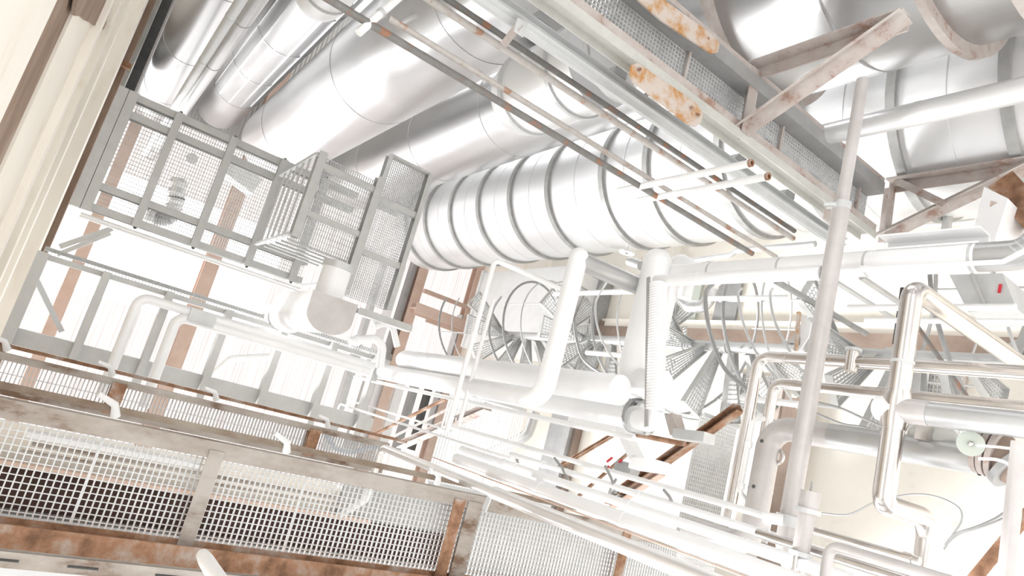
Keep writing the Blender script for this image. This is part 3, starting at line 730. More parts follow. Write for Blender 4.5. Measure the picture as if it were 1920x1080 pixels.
t = Th('insulated_pipe', 'thick white pipe that ends in a bolted flange beside the white saddle', 'pipe', 'thick white pipes')
t.part('jacket', MB().tube([ax(c3, 'Z', 905, 722), e3], rc, 28), 'white')
t.part('flange', cap_flange(e3, V(0, 0, 1), rc * 1.25, .025), 'midgrey'); t.part('flange', cap_flange(e3 - V(0, 0, .10), V(0, 0, 1), rc * 1.2, .02), 'galv_light')
for k in range(10):
    a = 2 * math.pi * k / 10; b = e3 + V(math.cos(a) * rc * 1.1, math.sin(a) * rc * 1.1, 0)
    t.part('bolt', MB().tube([b + V(0, 0, .04), b - V(0, 0, .14)], .012, 6), 'galv_light')
t.done()
# big white pipe: upright leg, elbow at the bottom, long run across, elbow and away
c = P(1085, 482, y=3.1); r = rad(c, 36)
b = ax(c, 'X', 1028, 752)
up_ = ax(b, 'Z', 878, 730)
pts = [up_ + V(0, 0, 0), b, c, ax(c, 'Y', 1214, 540)]
t = Th('insulated_pipe', 'big white pipe with two elbows, upright in the picture left of centre-right', 'pipe', 'thick white pipes')
fl = fillet(pts[:3] , r * 1.9, 12)
t.part('jacket', MB().tube([up_ + V(0, 0, r * .5)] + [up_ + V(0, 0, r * .3)] + fl, [r * .3, r * .8] + [r] * len(fl), 30), 'white')
t.part('side_run', MB().tube([pts[2] + V(-r * .3, -r * .2, 0), pts[2] + V(-.02, .1, 0), pts[3]], [r * .98, r, r], 30), 'pipegrey')
t.part('elbow_cap', MB().ball(pts[2], r * 1.02, 24, 14), 'white')
for f in (.25, .5, .75): q = b.lerp(c, f); t.part('seam', MB().tube([q - V(.01, 0, 0), q + V(.01, 0, 0)], r * 1.012, 30), 'white')
t.done()
# fat white pipe right of it and its ribbed hose
yj = 3.8
c = P(1232, 492, y=yj); r = rad(c, 52); b = ax(c, 'X', 1180, 715)
low = ax(b, 'Z', 1215, 772)
t = Th('insulated_pipe', 'fat white pipe slanting down to a flanged elbow beside the ribbed hose', 'pipe', 'thick white pipes')
t.part('jacket', MB().tube(fillet([c, b, V(b.x - .0, b.y, b.z - .35)], r, 10), r, 30), 'white')
t.part('elbow_cap', MB().ball(c, r * 1.02, 24, 14), 'white')
for f in (.2, .45, .7): q = c.lerp(b, f); t.part('seam', MB().tube([q - V(.01, 0, 0), q + V(.01, 0, 0)], r * 1.012, 30), 'white')
t.done()
c = P(1234, 532, y=3.55); e = P(1228, 770, y=3.55); r = rad(c, 34); n = 46; d = (e - c)
mb = MB(); pts = []; rs = []
for k in range(n * 2 + 1): pts.append(c + d * (k / (2 * n))); rs.append(r * (1.0 if k % 2 else .93))
mb.tube(pts, rs, 24)
t = Th('ribbed_hose', 'ribbed grey-white flexible hose hanging beside the fat white pipe', 'hose'); t.part('bellows', mb, 'white')
t.part('side_strip', MB().bar(P(1216, 520, y=3.5), P(1212, 800, y=3.5), .012, .03), 'pipegrey'); t.done()
c = P(1265, 525, y=3.6); r = rad(c, 22)
pipe('branch_pipe', 'short white pipe running level from the ribbed hose top to the right', 'pipe', [ax(c, 'Z', 1230, 528), ax(c, 'Z', 1540, 508)], r, 'white', rings=((0, .3),))
# elbow flange group at the hose foot
c = P(1225, 790, y=3.6); r = rad(c, 38)
t = Th('elbow', 'white flanged pipe elbow at the foot of the ribbed hose', 'elbow')
t.part('bend', MB().tube(fillet([P(1228, 770, y=3.6), P(1222, 792, y=3.6), P(1190, 785, y=3.62)], r, 10), r, 24), 'white')
t.part('flange', MB().tube([P(1194, 786, y=3.62), P(1188, 785, y=3.62)], r * 1.35, 24), 'galv_light'); t.done()
# second short pair of white elbows behind
for px, py, qx, qy, wpx, sx, lab in ((1268, 486, 1250, 640, 30, 1310, 'white elbow pipe rising just right of the fat white pipe'), (1296, 498, 1284, 560, 26, 1345, 'smaller white elbow pipe, second right of the fat white pipe')):
    c = P(px, py, y=5.1); r = rad(c, wpx)
    pipe('elbow_pipe', lab, 'pipe', [ax(c, 'X', qx, qy), c, ax(c, 'Y', sx, py + 30)], r, 'white', 1.4 * r, 'white elbow pipes', n=24, rings=((0, .5),), ring_r=1.02)
c = P(1297, 560, y=5.2); r = rad(c, 26)
pipe('duct_bend', 'silver ribbed bend hanging below the long white level pipe', 'pipe', [P(1338, 540, y=5.7), P(1322, 575, y=5.7), P(1292, 575, y=5.7), P(1262, 545, y=5.8)], r, 'alu', 1.6 * r, n=24, rings=((0, .6), (1, .5), (2, .4)), ring_r=1.02)
# long white level pipe across the right half
yp = 3.95
c = P(1228, 517, y=yp); r = rad(P(1500, 499, y=yp), 45)
e = ax(c, 'Z', 1955, 477)
pts = [c, e, e + V(1.2, 0, 0)]
t = Th('insulated_pipe', 'long white pipe crossing the right half with a segmented elbow at the right edge', 'pipe', 'thick white pipes')
es = ax(c, 'Z', 1835, 483); Rb = (es - e).length
t.part('jacket', MB().tube([c, es], r, 30), 'white')
t.part('elbow', MB().tube(fillet([es, e, e + V(Rb * 1.1, 0, 0)], Rb * .97, 9), r, 30), 'pipegrey')
for f in (.25, .5, .75, .99): q = c.lerp(es, f); t.part('seam', MB().tube([q - V(0, 0, .008), q + V(0, 0, .008)], r * 1.015, 30), 'galv_light')
for q in fillet([es, e, e + V(Rb * 1.1, 0, 0)], Rb * .97, 6)[2:5]: t.part('seam', MB().tube([q + V(-.004, 0, .004), q + V(.004, 0, -.004)], r * 1.02, 30), 'galv_light')
t.done()
c2 = P(1300, 520, y=yp - r - .012); 
pipe('tracer_tube', 'thin tube strapped along the underside of the long white level pipe', 'pipe', [ax(c2, 'Z', 1230, 528), ax(c2, 'Z', 1880, 483), P(1925, 468, y=yp - r - .03)], .014, 'white', .05, rings=((0, .4), (0, .7)), ring_r=1.5)
# long pale pole in front
c = P(1522, 718, y=3.6); r = rad(c, 33); r_s = rad(c, 24)
b = ax(c, 'X', 1474, 975); m = ax(c, 'X', 1578, 388); tp = ax(c, 'X', 1618, 150)
t = Th('standpipe', 'long pale pink-grey pipe standing across the whole right half', 'pipe')
t.part('lower_tube', MB().tube([b, m], r, 28), 'pinkpipe'); t.part('upper_tube', MB().tube([m, tp], r_s, 24), 'pinkpipe')
t.part('clamp', MB().tube([m - V(.02, 0, 0), m + V(.03, 0, 0)], r * 1.06, 28), 'galv_light')
t.part('clamp_bolt', MB().tube([m + V(0, -r, .0), m + V(0, -r - .02, .07)], .012, 8), 'galv_light')
for f in (.40, .72): q = b.lerp(m, f); t.part('seam', MB().tube([q - V(.006, 0, 0), q + V(.006, 0, 0)], r * 1.012, 28), 'pinkpipe')
fl_ = [b + V(-.03, 0, 0), b + V(.03, 0, 0)]
t.part('flange', MB().tube(fl_, r * 1.35, 24), 'galv_light')
t.part('foot_bend', MB().tube(fillet([b, b + V(-.18, 0, 0), b + V(-.40, .22, -.16)], .25, 8), r * .98, 26), 'pinkpipe')
t.done()
for px, py, lab in ((1553, 392, 'little clamp bracket fixed to the walkway end beside the tall pole'),):
    c = P(px, py, y=3.75); t = Th('clamp_bracket', lab, 'clamp'); t.part('plate', MB().bar(c, ax(c, 'X', 1540, 412), .05, .02), 'beige'); t.part('screw', MB().tube([c + V(0, -.02, 0), c + V(.0, -.02, -.12)], .012, 8), 'galv_light'); t.done()
# stainless pipes at the right: two that turn level
yq = 4.2
c = P(1424, 667, y=yq); r = rad(c, 21)
pts = [ax(c, 'X', 1350, 995), c, ax(c, 'Z', 1990, 702)]
e = ax(c, 'Z', 1600, 678); 
pipe('steel_pipe', 'stainless pipe with a valve boss, upper of the two that bend level at the right', 'pipe', pts, r, 'inox', 2.2 * r, 'stainless pipes', n=24, rings=((0, .35), (1, .12), (1, .30)), ring_r=1.05,
     extra=[('valve_boss', MB().tube([e + V(.07, -.02, 0), e + V(-.07, -.02, 0)], r * .95, 20), 'inox'), ('valve_cap', MB().tube([e + V(.065, -.02, 0), e + V(.085, -.02, 0)], r * 1.25, 20), 'galv_light')])
c = P(1452, 718, y=yq + .05); r = rad(c, 20)
pts = [ax(c, 'X', 1398, 960), c, ax(c, 'Z', 1990, 765)]
pipe('steel_pipe', 'stainless pipe, lower of the two that bend level at the right', 'pipe', pts, r, 'inox', 2.0 * r, 'stainless pipes', n=24, rings=((1, .1), (1, .45)), ring_r=1.04)
# thick grey pipe that bends level at mid right
c = P(1447, 800, y=3.88); r = rad(c, 44)
low = ax(c, 'X', 1392, 1022)
pts = [ax(low, 'Z', 1290, 980), low, c, ax(c, 'Z', 1838, 872)]
t = Th('grey_pipe', 'thick grey pipe with a wide bend, running level at mid right', 'pipe')
fl = fillet(pts, r * 1.9, 12); 
t.part('pipe_run', MB().tube(fl, r, 28), 'pinkpipe')
q = ax(c, 'Z', 1560, 815); t.part('level_run', MB().tube([q, pts[3]], r * 1.01, 28), 'pipegrey')
for px, py in ((1435, 830), (1422, 915)): q = ax(c, 'X', px, py); t.part('screw', MB().ball(q + V(0, -r, 0), .012, 8, 6), 'dark')
q = ax(c, 'X', 1423, 918); t.part('seam', MB().tube([q - V(.008, 0, 0), q + V(.008, 0, 0)], r * 1.02, 28), 'pinkpipe')
t.done()
c = P(1412, 787, y=3.8); r = rad(c, 9)
pipe('drain_tube', 'thin white tube loop alongside the thick grey pipe', 'pipe', [P(1432, 785, y=3.9), c, ax(c, 'X', 1388, 922), P(1398, 936, y=3.9)], r, 'whitepaint', .05, rings=((1, .35), (1, .92)), ring_r=1.6, ring_name='clip')
c = P(1457, 856, y=3.9); t = Th('lifting_eye', 'round steel eye ring beside the thick grey pipe', 'ring')
mb = MB(); pts = []
for k in range(25):
    a = 2 * math.pi * k / 24; pts.append(c + V(math.sin(a) * .042, 0, math.cos(a) * .042))
mb.tube(pts, .012, 10, False); t.part('ring', mb, 'inox'); t.part('lug', MB().bar(c + V(0, 0, .05), c + V(0, 0, .09), .02, .03), 'inox'); t.done()
# polished pipe with tee, bends and diagonal arm, far right
c = P(1712, 540, y=3.55); r = rad(c, 40)
dn = ax(c, 'X', 1650, 920)
arm = ax(c, 'Y', 1990, 730)
t = Th('polished_pipe', 'polished pipe with a ball tee and double bend, far right', 'pipe')
t.part('upright', MB().tube(fillet([dn, c, arm], r * 1.25, 12), r * .95, 28), 'inox')
tee = ax(c, 'X', 1677, 768)
t.part('tee_body', MB().tube([tee + V(.10, 0, 0), tee + V(.055, 0, 0), tee + V(-.055, 0, 0), tee + V(-.10, 0, 0)], [r, r * 1.18, r * 1.18, r], 26), 'inox')
t.part('tee_cap', MB().tube([tee + V(0, 0, .105), tee + V(0, 0, .09), tee + V(0, 0, .05), tee], [r * .8, r * 1.1, r * 1.22, r * 1.2], 28), 'whitepaint')
q = ax(tee, 'Z', 1990, 806); t.part('reducer', MB().tube([tee + V(0, 0, -.02), tee + V(0, 0, -.16)], [r * 1.1, r * 1.1], 26), 'pinkpipe')
t.part('level_arm', MB().tube([tee + V(0, 0, -.15), q], r * 1.05, 28), 'pipegrey')
s1 = dn + V(-.06, 0, 0); s2 = ax(s1, 'Y', 1740, 985); s3 = ax(s2, 'X', 1738, 1120)
t.part('double_bend', MB().tube(fillet([dn + V(.05, 0, 0), s1, s2, s3], r * 2.0, 12), r * .93, 26), 'inox')
for f in (.3, .62): q = dn.lerp(c, f); t.part('weld_ring', MB().tube([q - V(.008, 0, 0), q + V(.008, 0, 0)], r * 1.0, 26), 'galv_light')
t.done()
# poles at the right edge
c = P(1899, 955, y=3.4); r = rad(c, 28)
pipe('standpipe', 'pale straight pipe at the extreme right edge, lower corner', 'pipe', [ax(c, 'X', 1880, 1110), ax(c, 'X', 1917, 830)], r, 'pinkpipe', n=24, rings=((0, .5),), ring_r=1.02)
c = P(1905, 1000, y=3.8)
pipe('rusty_pipe', 'rust-brown slanting pipe in the lower right corner', 'pipe', [P(1930, 960, y=3.8), P(1835, 1075, y=3.7), P(1810, 1105, y=3.7)], rad(c, 22), 'rust', n=20)
# bundle of long pipes at the bottom centre
yb = 2.9
def long_pipe(lab, px, py, qx, qy, wpx, y, mt, ext=1.0, rings=(), grp='long pipes at the bottom centre', rr=1.08, head=None):
    c = P(px, py, y=y); e = ax(c, 'Z', qx, qy); r = rad(c.lerp(e, .5), wpx)
    e2 = c + (e - c) * ext
    return pipe('long_pipe', lab, 'pipe', ([head(c)] if head else []) + [c, e2], r, mt, None, grp, n=20, rings=rings, ring_r=rr)
c = P(716, 838, y=yb); e = ax(c, 'Z', 1280, 1062); r = rad(P(1000, 950, y=yb), 23)
t = Th('long_pipe', 'thick silver pipe with a hooked upper end, lowest of the bottom centre bundle', 'pipe', 'long pipes at the bottom centre')
foot = ax(c, 'X', 690, 905)
t.part('pipe_run', MB().tube(fillet([foot, c, c.lerp(e, 1.25)], r * 2.6, 12), r * .86, 24), 'satin')
q = ax(c, 'Z', 925, 922); t.part('sleeve', MB().tube([q, c.lerp(e, 1.25)], r * 1.08, 24), 'satin')
t.part('bracket', MB().bar(q + V(0, 0, .02), q + V(-.14, 0, .05), .012, .05), 'galv_light')
foot2 = P(640, 965, y=yb + .25); t.part('lower_hook', MB().tube(fillet([foot, ax(foot, 'X', 682, 935), foot2], r * 2, 10), r * .8, 20), 'whitepaint')
t.done()
long_pipe('thick white pipe, second lowest of the bottom centre bundle', 856, 860, 1280, 1018, 24, yb + .15, 'white', 1.35, rings=((0, .35), (0, .6)))
long_pipe('thin rusty-sided conduit between the two lowest pipes of the bottom bundle', 808, 856, 1280, 1040, 3, yb + .1, 'salmon', 1.3)
long_pipe('slim steel conduit just above the lowest thick silver pipe', 930, 916, 1280, 1052, 9, yb + .02, 'satin', 1.35, rings=((0, .5),))
long_pipe('white pipe with clamp rings, third of the bottom centre bundle', 866, 842, 1280, 986, 15, yb + .5, 'white', 1.5, rings=((0, .18), (0, .22), (0, .55)), rr=1.25)
long_pipe('white pipe with hose tails, fourth of the bottom centre bundle', 958, 852, 1280, 953, 12, yb + .7, 'white', 1.6, rings=((0, .15), (0, .5)), rr=1.25)
long_pipe('thin white rail, topmost of the bottom centre bundle', 838, 796, 1280, 925, 9, yb + .8, 'whitepaint', 1.3)
long_pipe('thin white rail crossing from the ladder to the rusty handwheel', 665, 707, 1190, 817, 8, yb + .8, 'whitepaint')
for i, (px, py, qx, qy) in enumerate(((965, 858, 975, 885), (1040, 865, 1068, 905), (1135, 880, 1155, 925), (1155, 905, 1140, 932), (1245, 925, 1262, 945))):
    lab = ['grey hose tail at the left clamp of the bottom bundle', 'grey hose tail bending between two white pipes of the bottom bundle', 'grey hose tail hanging under the small grey valve', 'short dark hose tail near the yellow plank', 'grey hose tail at the right end of the bottom bundle'][i]
    a = P(px, py - 6, y=yb + .75); b = P(px + (qx - px) * .6, (py + qy) / 2 - 4, y=yb + .68); c = P(qx, qy, y=yb + .7)
    pipe('hose_tail', lab, 'hose', [a, b, c], .011, 'midgrey', .06, 'hose tails', n=8)
# thin white rails of the small ladder
yl = 3.3
t = Th('ladder', 'thin white ladder rails hanging before the grey joists, centre left', 'ladder')
c = P(637, 757, y=yl); t.part('rail', MB().tube(fillet([ax(c, 'X', 626, 795), c, ax(c, 'Z', 960, 857)], .05, 6), .013, 10), 'whitepaint')
c2 = P(655, 751, y=yl + .22); t.part('rail', MB().tube([c2, ax(c2, 'Z', 850, 803)], .011, 10), 'whitepaint')
c3 = P(664, 708, y=yl + .1); t.part('rail', MB().tube(fillet([P(652, 750, y=yl + .1), c3, ax(c3, 'Z', 850, 748)], .05, 6), .012, 10), 'whitepaint')
t.part('side_post', MB().tube([P(651, 757, y=yl + .2), P(641, 797, y=yl + .2)], .010, 8), 'whitepaint')
t.done()
# thin white poles in the middle
yo = 2.8
c = P(928, 487, y=yo); r = rad(c, 10)
pipe('thin_pole', 'thin white pole with an elbow, left one of the two slim poles in the centre', 'pipe', [ax(c, 'X', 833, 808), c, ax(c, 'Y', 1050, 540)], r, 'whitepaint', .05, 'slim poles', n=12, rings=((0, .55),), ring_r=1.4)
c = P(926, 560, y=yo + .25); r = rad(c, 8)
pipe('thin_pole', 'thin white pole, right one of the two slim poles in the centre', 'pipe', [ax(c, 'X', 846, 796), c], r, 'whitepaint', None, 'slim poles', n=12)
c = P(935, 490, y=4.9); pipe('steel_tube', 'polished tube running from the slim poles behind the big white pipe', 'pipe', [P(940, 492, y=4.9), ax(c, 'Y', 1070, 554)], rad(c, 11), 'inox', n=14, rings=((0, .5),))
# level white rails at the right
for px, py, qx, wpx, y, lab in ((1590, 577, 1905, 12, 5.2, 'white level rail, upper of two behind the polished pipe'), (1622, 600, 1990, 10, 5.3, 'white level rail, lower of two behind the polished pipe'), (1040, 551, 1195, 9, 5.6, 'thin white level bar left of the fat white pipe'), (1325, 560, 1480, 9, 5.6, 'thin white level bar below the long white pipe'), (1100, 661, 1180, 9, 5.6, 'short white level bar by the stair treads, centre'), (1390, 745, 1500, 12, 5.0, 'white level bar behind the thick grey bend')):
    c = P(px, py, y=y); pipe('level_bar', lab, 'bar', [c, ax(c, 'Z', qx, py + (qx - px) * .03)], rad(c, wpx), 'whitepaint', group='white level bars', n=12)
# slim diagonal bars behind them
for a, b, wpx, mt, lab in (((1455, 527), (1640, 605), 12, 'midgrey', 'dark slanted bar below the long white pipe, left'), ((1570, 530), (1690, 577), 9, 'galv_light', 'pale slanted bar behind the tall pole'), ((1615, 520), (1700, 552), 11, 'galv', 'grey slanted bar left of the polished elbow'), ((1715, 605), (1835, 775), 8, 'rodgrey', 'thin dark slanted bar between the stainless pipes')):
    pa = P(*a, y=5.5); pipe('slanted_bar', lab, 'bar', [pa, ax(pa, 'Y', *b) if mt != 'rodgrey' else P(*b, y=5.8)], rad(pa, wpx), mt, group='slanted bars', n=10)
# pipes in the bottom right corner
yc = 3.5
c = P(1556, 1022, y=3.1); r = rad(c, 20)
pipe('steel_pipe', 'satin pipe with a bend at the bottom right edge, nearest of three', 'pipe', [ax(c, 'X', 1545, 1110), c, ax(c, 'Z', 1960, 1140)], r, 'pinkpipe', 2.0 * r, 'bottom right pipes', n=20, rings=((1, .1),), ring_r=1.03)
c = P(1525, 995, y=3.6); r = rad(c, 14)
pipe('steel_pipe', 'satin pipe running behind the bent one, bottom right', 'pipe', [c, ax(c, 'Z', 1725, 1052)], r, 'inox', None, 'bottom right pipes', n=18, rings=((0, .9),), ring_r=1.3)
c = P(1420, 1000, y=3.4); r = rad(c, 17)
pipe('steel_pipe', 'satin pipe crossing under the valve toward the bottom right edge', 'pipe', [c, ax(c, 'Z', 1720, 1105)], r, 'inox', None, 'bottom right pipes', n=18, rings=((0, .5),), ring_r=1.1)
c = P(1400, 1022, y=3.3); r = rad(c, 24)
pipe('steel_pipe', 'thick satin pipe passing under the standing pipe foot', 'pipe', [c, ax(c, 'Z', 1600, 1105)], r, 'white', None, 'bottom right pipes', n=20)
# valve body
c = P(1518, 935, y=3.3); r = rad(c, 36)
t = Th('control_valve', 'pale cylindrical control valve with a flanged body, bottom right', 'valve')
a1 = ax(c, 'X', 1522, 922); a2 = ax(c, 'X', 1515, 958); a3 = ax(c, 'X', 1506, 1040)
t.part('actuator_cap', MB().tube([a1, a2], r, 26), 'pinkpipe'); t.part('flange', MB().tube([a2 + V(.012, 0, 0), a2 - V(.012, 0, 0)], r * 1.3, 26), 'galv_light')
t.part('body', MB().tube([a2, a3], r * .86, 26), 'pinkpipe'); t.part('flange', MB().tube([a3 + V(.012, 0, 0), a3 - V(.012, 0, 0)], r * 1.15, 26), 'galv_light')
for k in (-1, 1): t.part('stem', MB().tube([a3 + V(0, .035 * k, -.0), ax(a3, 'X', 1500, 1100) + V(0, .035 * k, 0)], .012, 10), 'inox')
t.part('vent_pin', MB().tube([a1, a1 + V(.05, 0, 0)], .006, 8), 'midgrey'); t.done()
c = P(1446, 970, y=3.45)
t = Th('lever_valve', 'small white lever valve left of the control valve', 'valve')
t.part('body', MB().tube([P(1430, 970, y=3.45), P(1468, 975, y=3.5)], .03, 14), 'whitepaint'); t.part('lever', MB().bar(P(1441, 980, y=3.42), P(1433, 1018, y=3.42), .012, .03), 'whitepaint'); t.done()
# motor valve and gauge
t = Th('gauge', 'round pale green disc gauge among the brown fittings at the right', 'gauge')
c = P(1820, 832, y=3.6); dv = (-c).normalized()
t.part('dial', MB().tube([c, c - dv * .07], rad(c, 46), 28), 'celadon'); t.part('knob', MB().ball(c + dv * .01, .014, 12, 8), 'inox'); t.done()
t = Th('pipe_fitting', 'brown flanged fitting cluster at the right edge behind the gauge', 'fitting')
pts = [P(1835, 838, y=3.75), P(1872, 850, y=3.75), P(1910, 885, y=3.75)]
t.part('body', MB().tube(pts, [.09, .10, .08], 20), 'brownwall'); 
for f in (.15, .5, .9): q = pts[0].lerp(pts[1], f); t.part('flange', MB().tube([q, q + (pts[1] - pts[0]).normalized() * .025], .125, 20), 'beige')
q = pts[1].lerp(pts[2], .6); t.part('flange', MB().tube([q, q + (pts[2] - pts[1]).normalized() * .03], .12, 20), 'midgrey'); t.done()
t = Th('valve_motor', 'dull grey valve motor hanging under the level arm of the polished pipe', 'motor')
c = P(1750, 820, y=3.9); t.part('housing', MB().ball(c, .085, 20, 12, (.9, .9, 1.5)), 'green'); t.part('clamp', MB().bar(P(1720, 808, y=3.8), P(1745, 812, y=3.8), .05, .09), 'inox'); t.done()
solo('junction_box', 'tiny blue cap above the round gauge', 'cap', MB().box(P(1835, 818, y=3.7), P(1850, 822, y=3.7) + V(.02, .03, 0)), 'blue')
# cables on the cream wall
def cable(lab, pix, y, r=.006, mt='midgrey', grp='loose cables'):
    pts = [P(a, b, y=yy) for (a, b), yy in zip(pix, y if isinstance(y, (list, tuple)) else [y] * len(pix))]
    out = []
    for i in range(len(pts) - 1):
        p0 = pts[max(i - 1, 0)]; p1 = pts[i]; p2 = pts[i + 1]; p3 = pts[min(i + 2, len(pts) - 1)]
        for k in range(6):
            q = k / 6; out.append(.5 * (2 * p1 + (p2 - p0) * q + (2 * p0 - 5 * p1 + 4 * p2 - p3) * q * q + (3 * p1 - p0 - 3 * p2 + p3) * q ** 3))
    out.append(pts[-1])
    return solo('cable', lab, 'cable', MB().tube(out, r, 8), mt, grp)
cable('thin grey cable drooping across the bright cream wall, lower right', ((1540, 962), (1590, 965), (1640, 942), (1700, 928), (1750, 930), (1795, 950), (1803, 975), (1785, 1005), (1770, 1030)), 4.6)
cable('thin cable looping up to the pale pipe at the right edge', ((1772, 1022), (1790, 1002), (1830, 988), (1870, 970), (1895, 950)), 4.2)
cable('second thin cable just below the looping one at the right edge', ((1775, 1020), (1800, 1000), (1850, 985), (1895, 965)), 4.25)
cable('thin dark cable behind the grey pipe, upper of two', ((1535, 755), (1575, 765), (1620, 785), (1655, 800)), 5.0, .009)
cable('thin dark cable behind the grey pipe, lower of two', ((1530, 775), (1580, 795), (1625, 803), (1690, 835), (1740, 850)), 5.0, .009)
cable('white cable drooping from the round gauge to the right edge', ((1832, 835), (1870, 838), (1905, 842)), 3.5, .006, 'whitepaint')
cable('white cable curling under the brown fitting at the right edge', ((1835, 860), (1870, 862), (1895, 875), (1892, 905), (1900, 920)), 3.5, .007, 'whitepaint')
# ================================================================== spiral stair on an upright column
sx, sy = 1.72, 6.9
cc = P(1500, 658, x=None, y=sy); sx = cc.x
rc = rad(P(1700, 668, y=sy), 26); Rs = .95
t = Th('spiral_stair', 'steel spiral stair with grating treads winding round a grey column behind the pipes', 'stair')
t.part('column', MB().tube([(sx, sy, FZ), (sx, sy, 11.2)], rc, 28), 'galv_light')
rise = .20; per = 11; z = 1.2; k = 0
ph0 = math.radians(200)
while z < 10.6:
    a = ph0 + 2 * math.pi * k / per
    d = V(math.cos(a), math.sin(a), 0); s = V(-math.sin(a), math.cos(a), 0)
    c0 = V(sx, sy, z); r0, r1 = rc, Rs; w0, w1 = .05, .17
    # tread pan: nosing and back angle, grating bars between
    fr = MB()
    A0 = c0 + d * r0 - s * w0; A1 = c0 + d * r1 - s * w1; B0 = c0 + d * r0 + s * w0; B1 = c0 + d * r1 + s * w1
    fr.bar(A0, A1, .012, .075); fr.bar(B0, B1, .012, .075); fr.bar(A1, B1, .012, .075)
    g = MB()
    for q in range(1, 7): f = q / 7; g.bar(A0.lerp(B0, f) + V(0, 0, .02), A1.lerp(B1, f) + V(0, 0, .02), .007, .028)
    for q in range(1, 15): f = q / 15; g.bar(A0.lerp(A1, f) + V(0, 0, .025), B0.lerp(B1, f) + V(0, 0, .025), .006, .014)
    i = t.part('tread', fr, 'galv'); t.part('tread_grating', g, 'grate', of=i)
    if k % 2 == 0: t.part('baluster', MB().tube([A1 + V(0, 0, -.03), A1 + V(0, 0, 1.0)], .012, 8), 'galv_light')
    z += rise; k += 1
n = k
def helix(r, h, m):
    pts = []
    for i in range((n - 1) * 4 + 1):
        q = i / 4; a = ph0 + 2 * math.pi * q / per; pts.append(V(sx + r * math.cos(a), sy + r * math.sin(a), 1.2 + rise * q + h))
    return MB().tube(pts, m, 8)
t.part('handrail', helix(Rs + .02, 1.0, .02), 'midgrey')
t.part('middle_rail', helix(Rs + .02, .5, .012), 'galv_light')
for z in (2.2, 3.4, 5.6, 6.3, 8.2): t.part('column_collar', MB().tube([(sx, sy, z - .12), (sx, sy, z + .12)], rc * 1.25, 28), 'galv_light')
for z0 in (2.55, 2.9, 5.1):
    for dz in (0, .14): t.part('bolt', MB().tube([(sx - .02, sy - rc * 1.0, z0 + dz), (sx - .02, sy - rc - .02, z0 + dz)], .016, 8), 'galv')
t.done()
# added white box for the blown-out bright wall, and pale plates behind the stair
a = P(1000, 600, y=7.7)
z0 = P(1000, 600, y=7.9).z
t = Th('bright_wall_patch', 'added white box standing in for blown-out bright wall behind the upper treads of the spiral stair', 'patch')
x0 = P(960, 655, y=7.9).x; x1 = P(985, 505, y=7.9).x
zz0 = P(1040, 600, y=7.9).z; zz1 = P(884, 600, y=7.9).z
t.part('casing', MB().box((x0, 7.9, zz0), (x1, WY - .02, zz1)), 'whitepaint')
t.part('box_lip', MB().box((x0 - .05, 7.85, zz1), (x1 + .05, WY - .02, zz1 + .08)), 'whitepaint'); t.done()
# landing gratings along the stair on the wall
for (px, py), (qx, qy), y, lab in (((1395, 700), (1450, 790), 8.955, 'upright grating screen right of the spiral stair treads'), ((1745, 690), (1790, 780), 8.955, 'grating screen between the stainless pipes at the right')):
    a = P(px, py, y=y); b = P(qx, qy, y=y)
    t = Th('grating_screen', lab, 'screen')
    x0, x1 = sorted((a.x, b.x)); z0, z1 = sorted((a.z, b.z))
    g = MB()
    for k in range(int((z1 - z0) / .045) + 1): g.box((x0, y, z0 + k * .045), (x1, y + .02, z0 + k * .045 + .008))
    for k in range(int((x1 - x0) / .06) + 1): g.box((x0 + k * .06, y, z0), (x0 + k * .06 + .008, y + .02, z1))
    t.part('mesh', g, 'grate'); t.part('frame', MB().box((x0, y - .02, z1), (x1, y + .04, z1 + .14)), 'galv_light'); t.part('frame', MB().box((x0, y - .02, z0 - .08), (x1, y + .04, z0)), 'beige'); t.done()
# curved hoses next to the stair
cable('long dark hose curving down from the long white pipe past the stair', ((1338, 532), (1324, 548), (1325, 590), (1336, 640), (1358, 690), (1395, 725), (1450, 765)), 5.3, .022, 'midgrey', 'curved hoses')
cable('pale hose curving past the white level bar, second from the left', ((1392, 540), (1384, 552), (1392, 600), (1412, 650), (1440, 690), (1470, 725)), 5.4, .014, 'galv_light', 'curved hoses')
cable('pale hose nearest the tall pole curving downwards', ((1450, 540), (1444, 555), (1452, 600), (1476, 650), (1505, 700)), 5.45, .014, 'galv_light', 'curved hoses')
cable('dark hose curling round the bright wall patch in the centre', ((940, 556), (925, 580), (917, 620), (924, 655), (938, 685), (955, 700)), 5.6, .018, 'midgrey', 'curved hoses')
cable('thin pale hose between the big white pipe and the fat white pipe', ((1150, 512), (1128, 545), (1117, 570), (1120, 610), (1135, 650), (1160, 685)), 5.4, .013, 'galv_light', 'curved hoses')
cable('grey hose left of the ribbed hose, passing over the treads', ((1076, 600), (1082, 640), (1095, 675), (1130, 702)), 5.3, .02, 'midgrey', 'curved hoses')
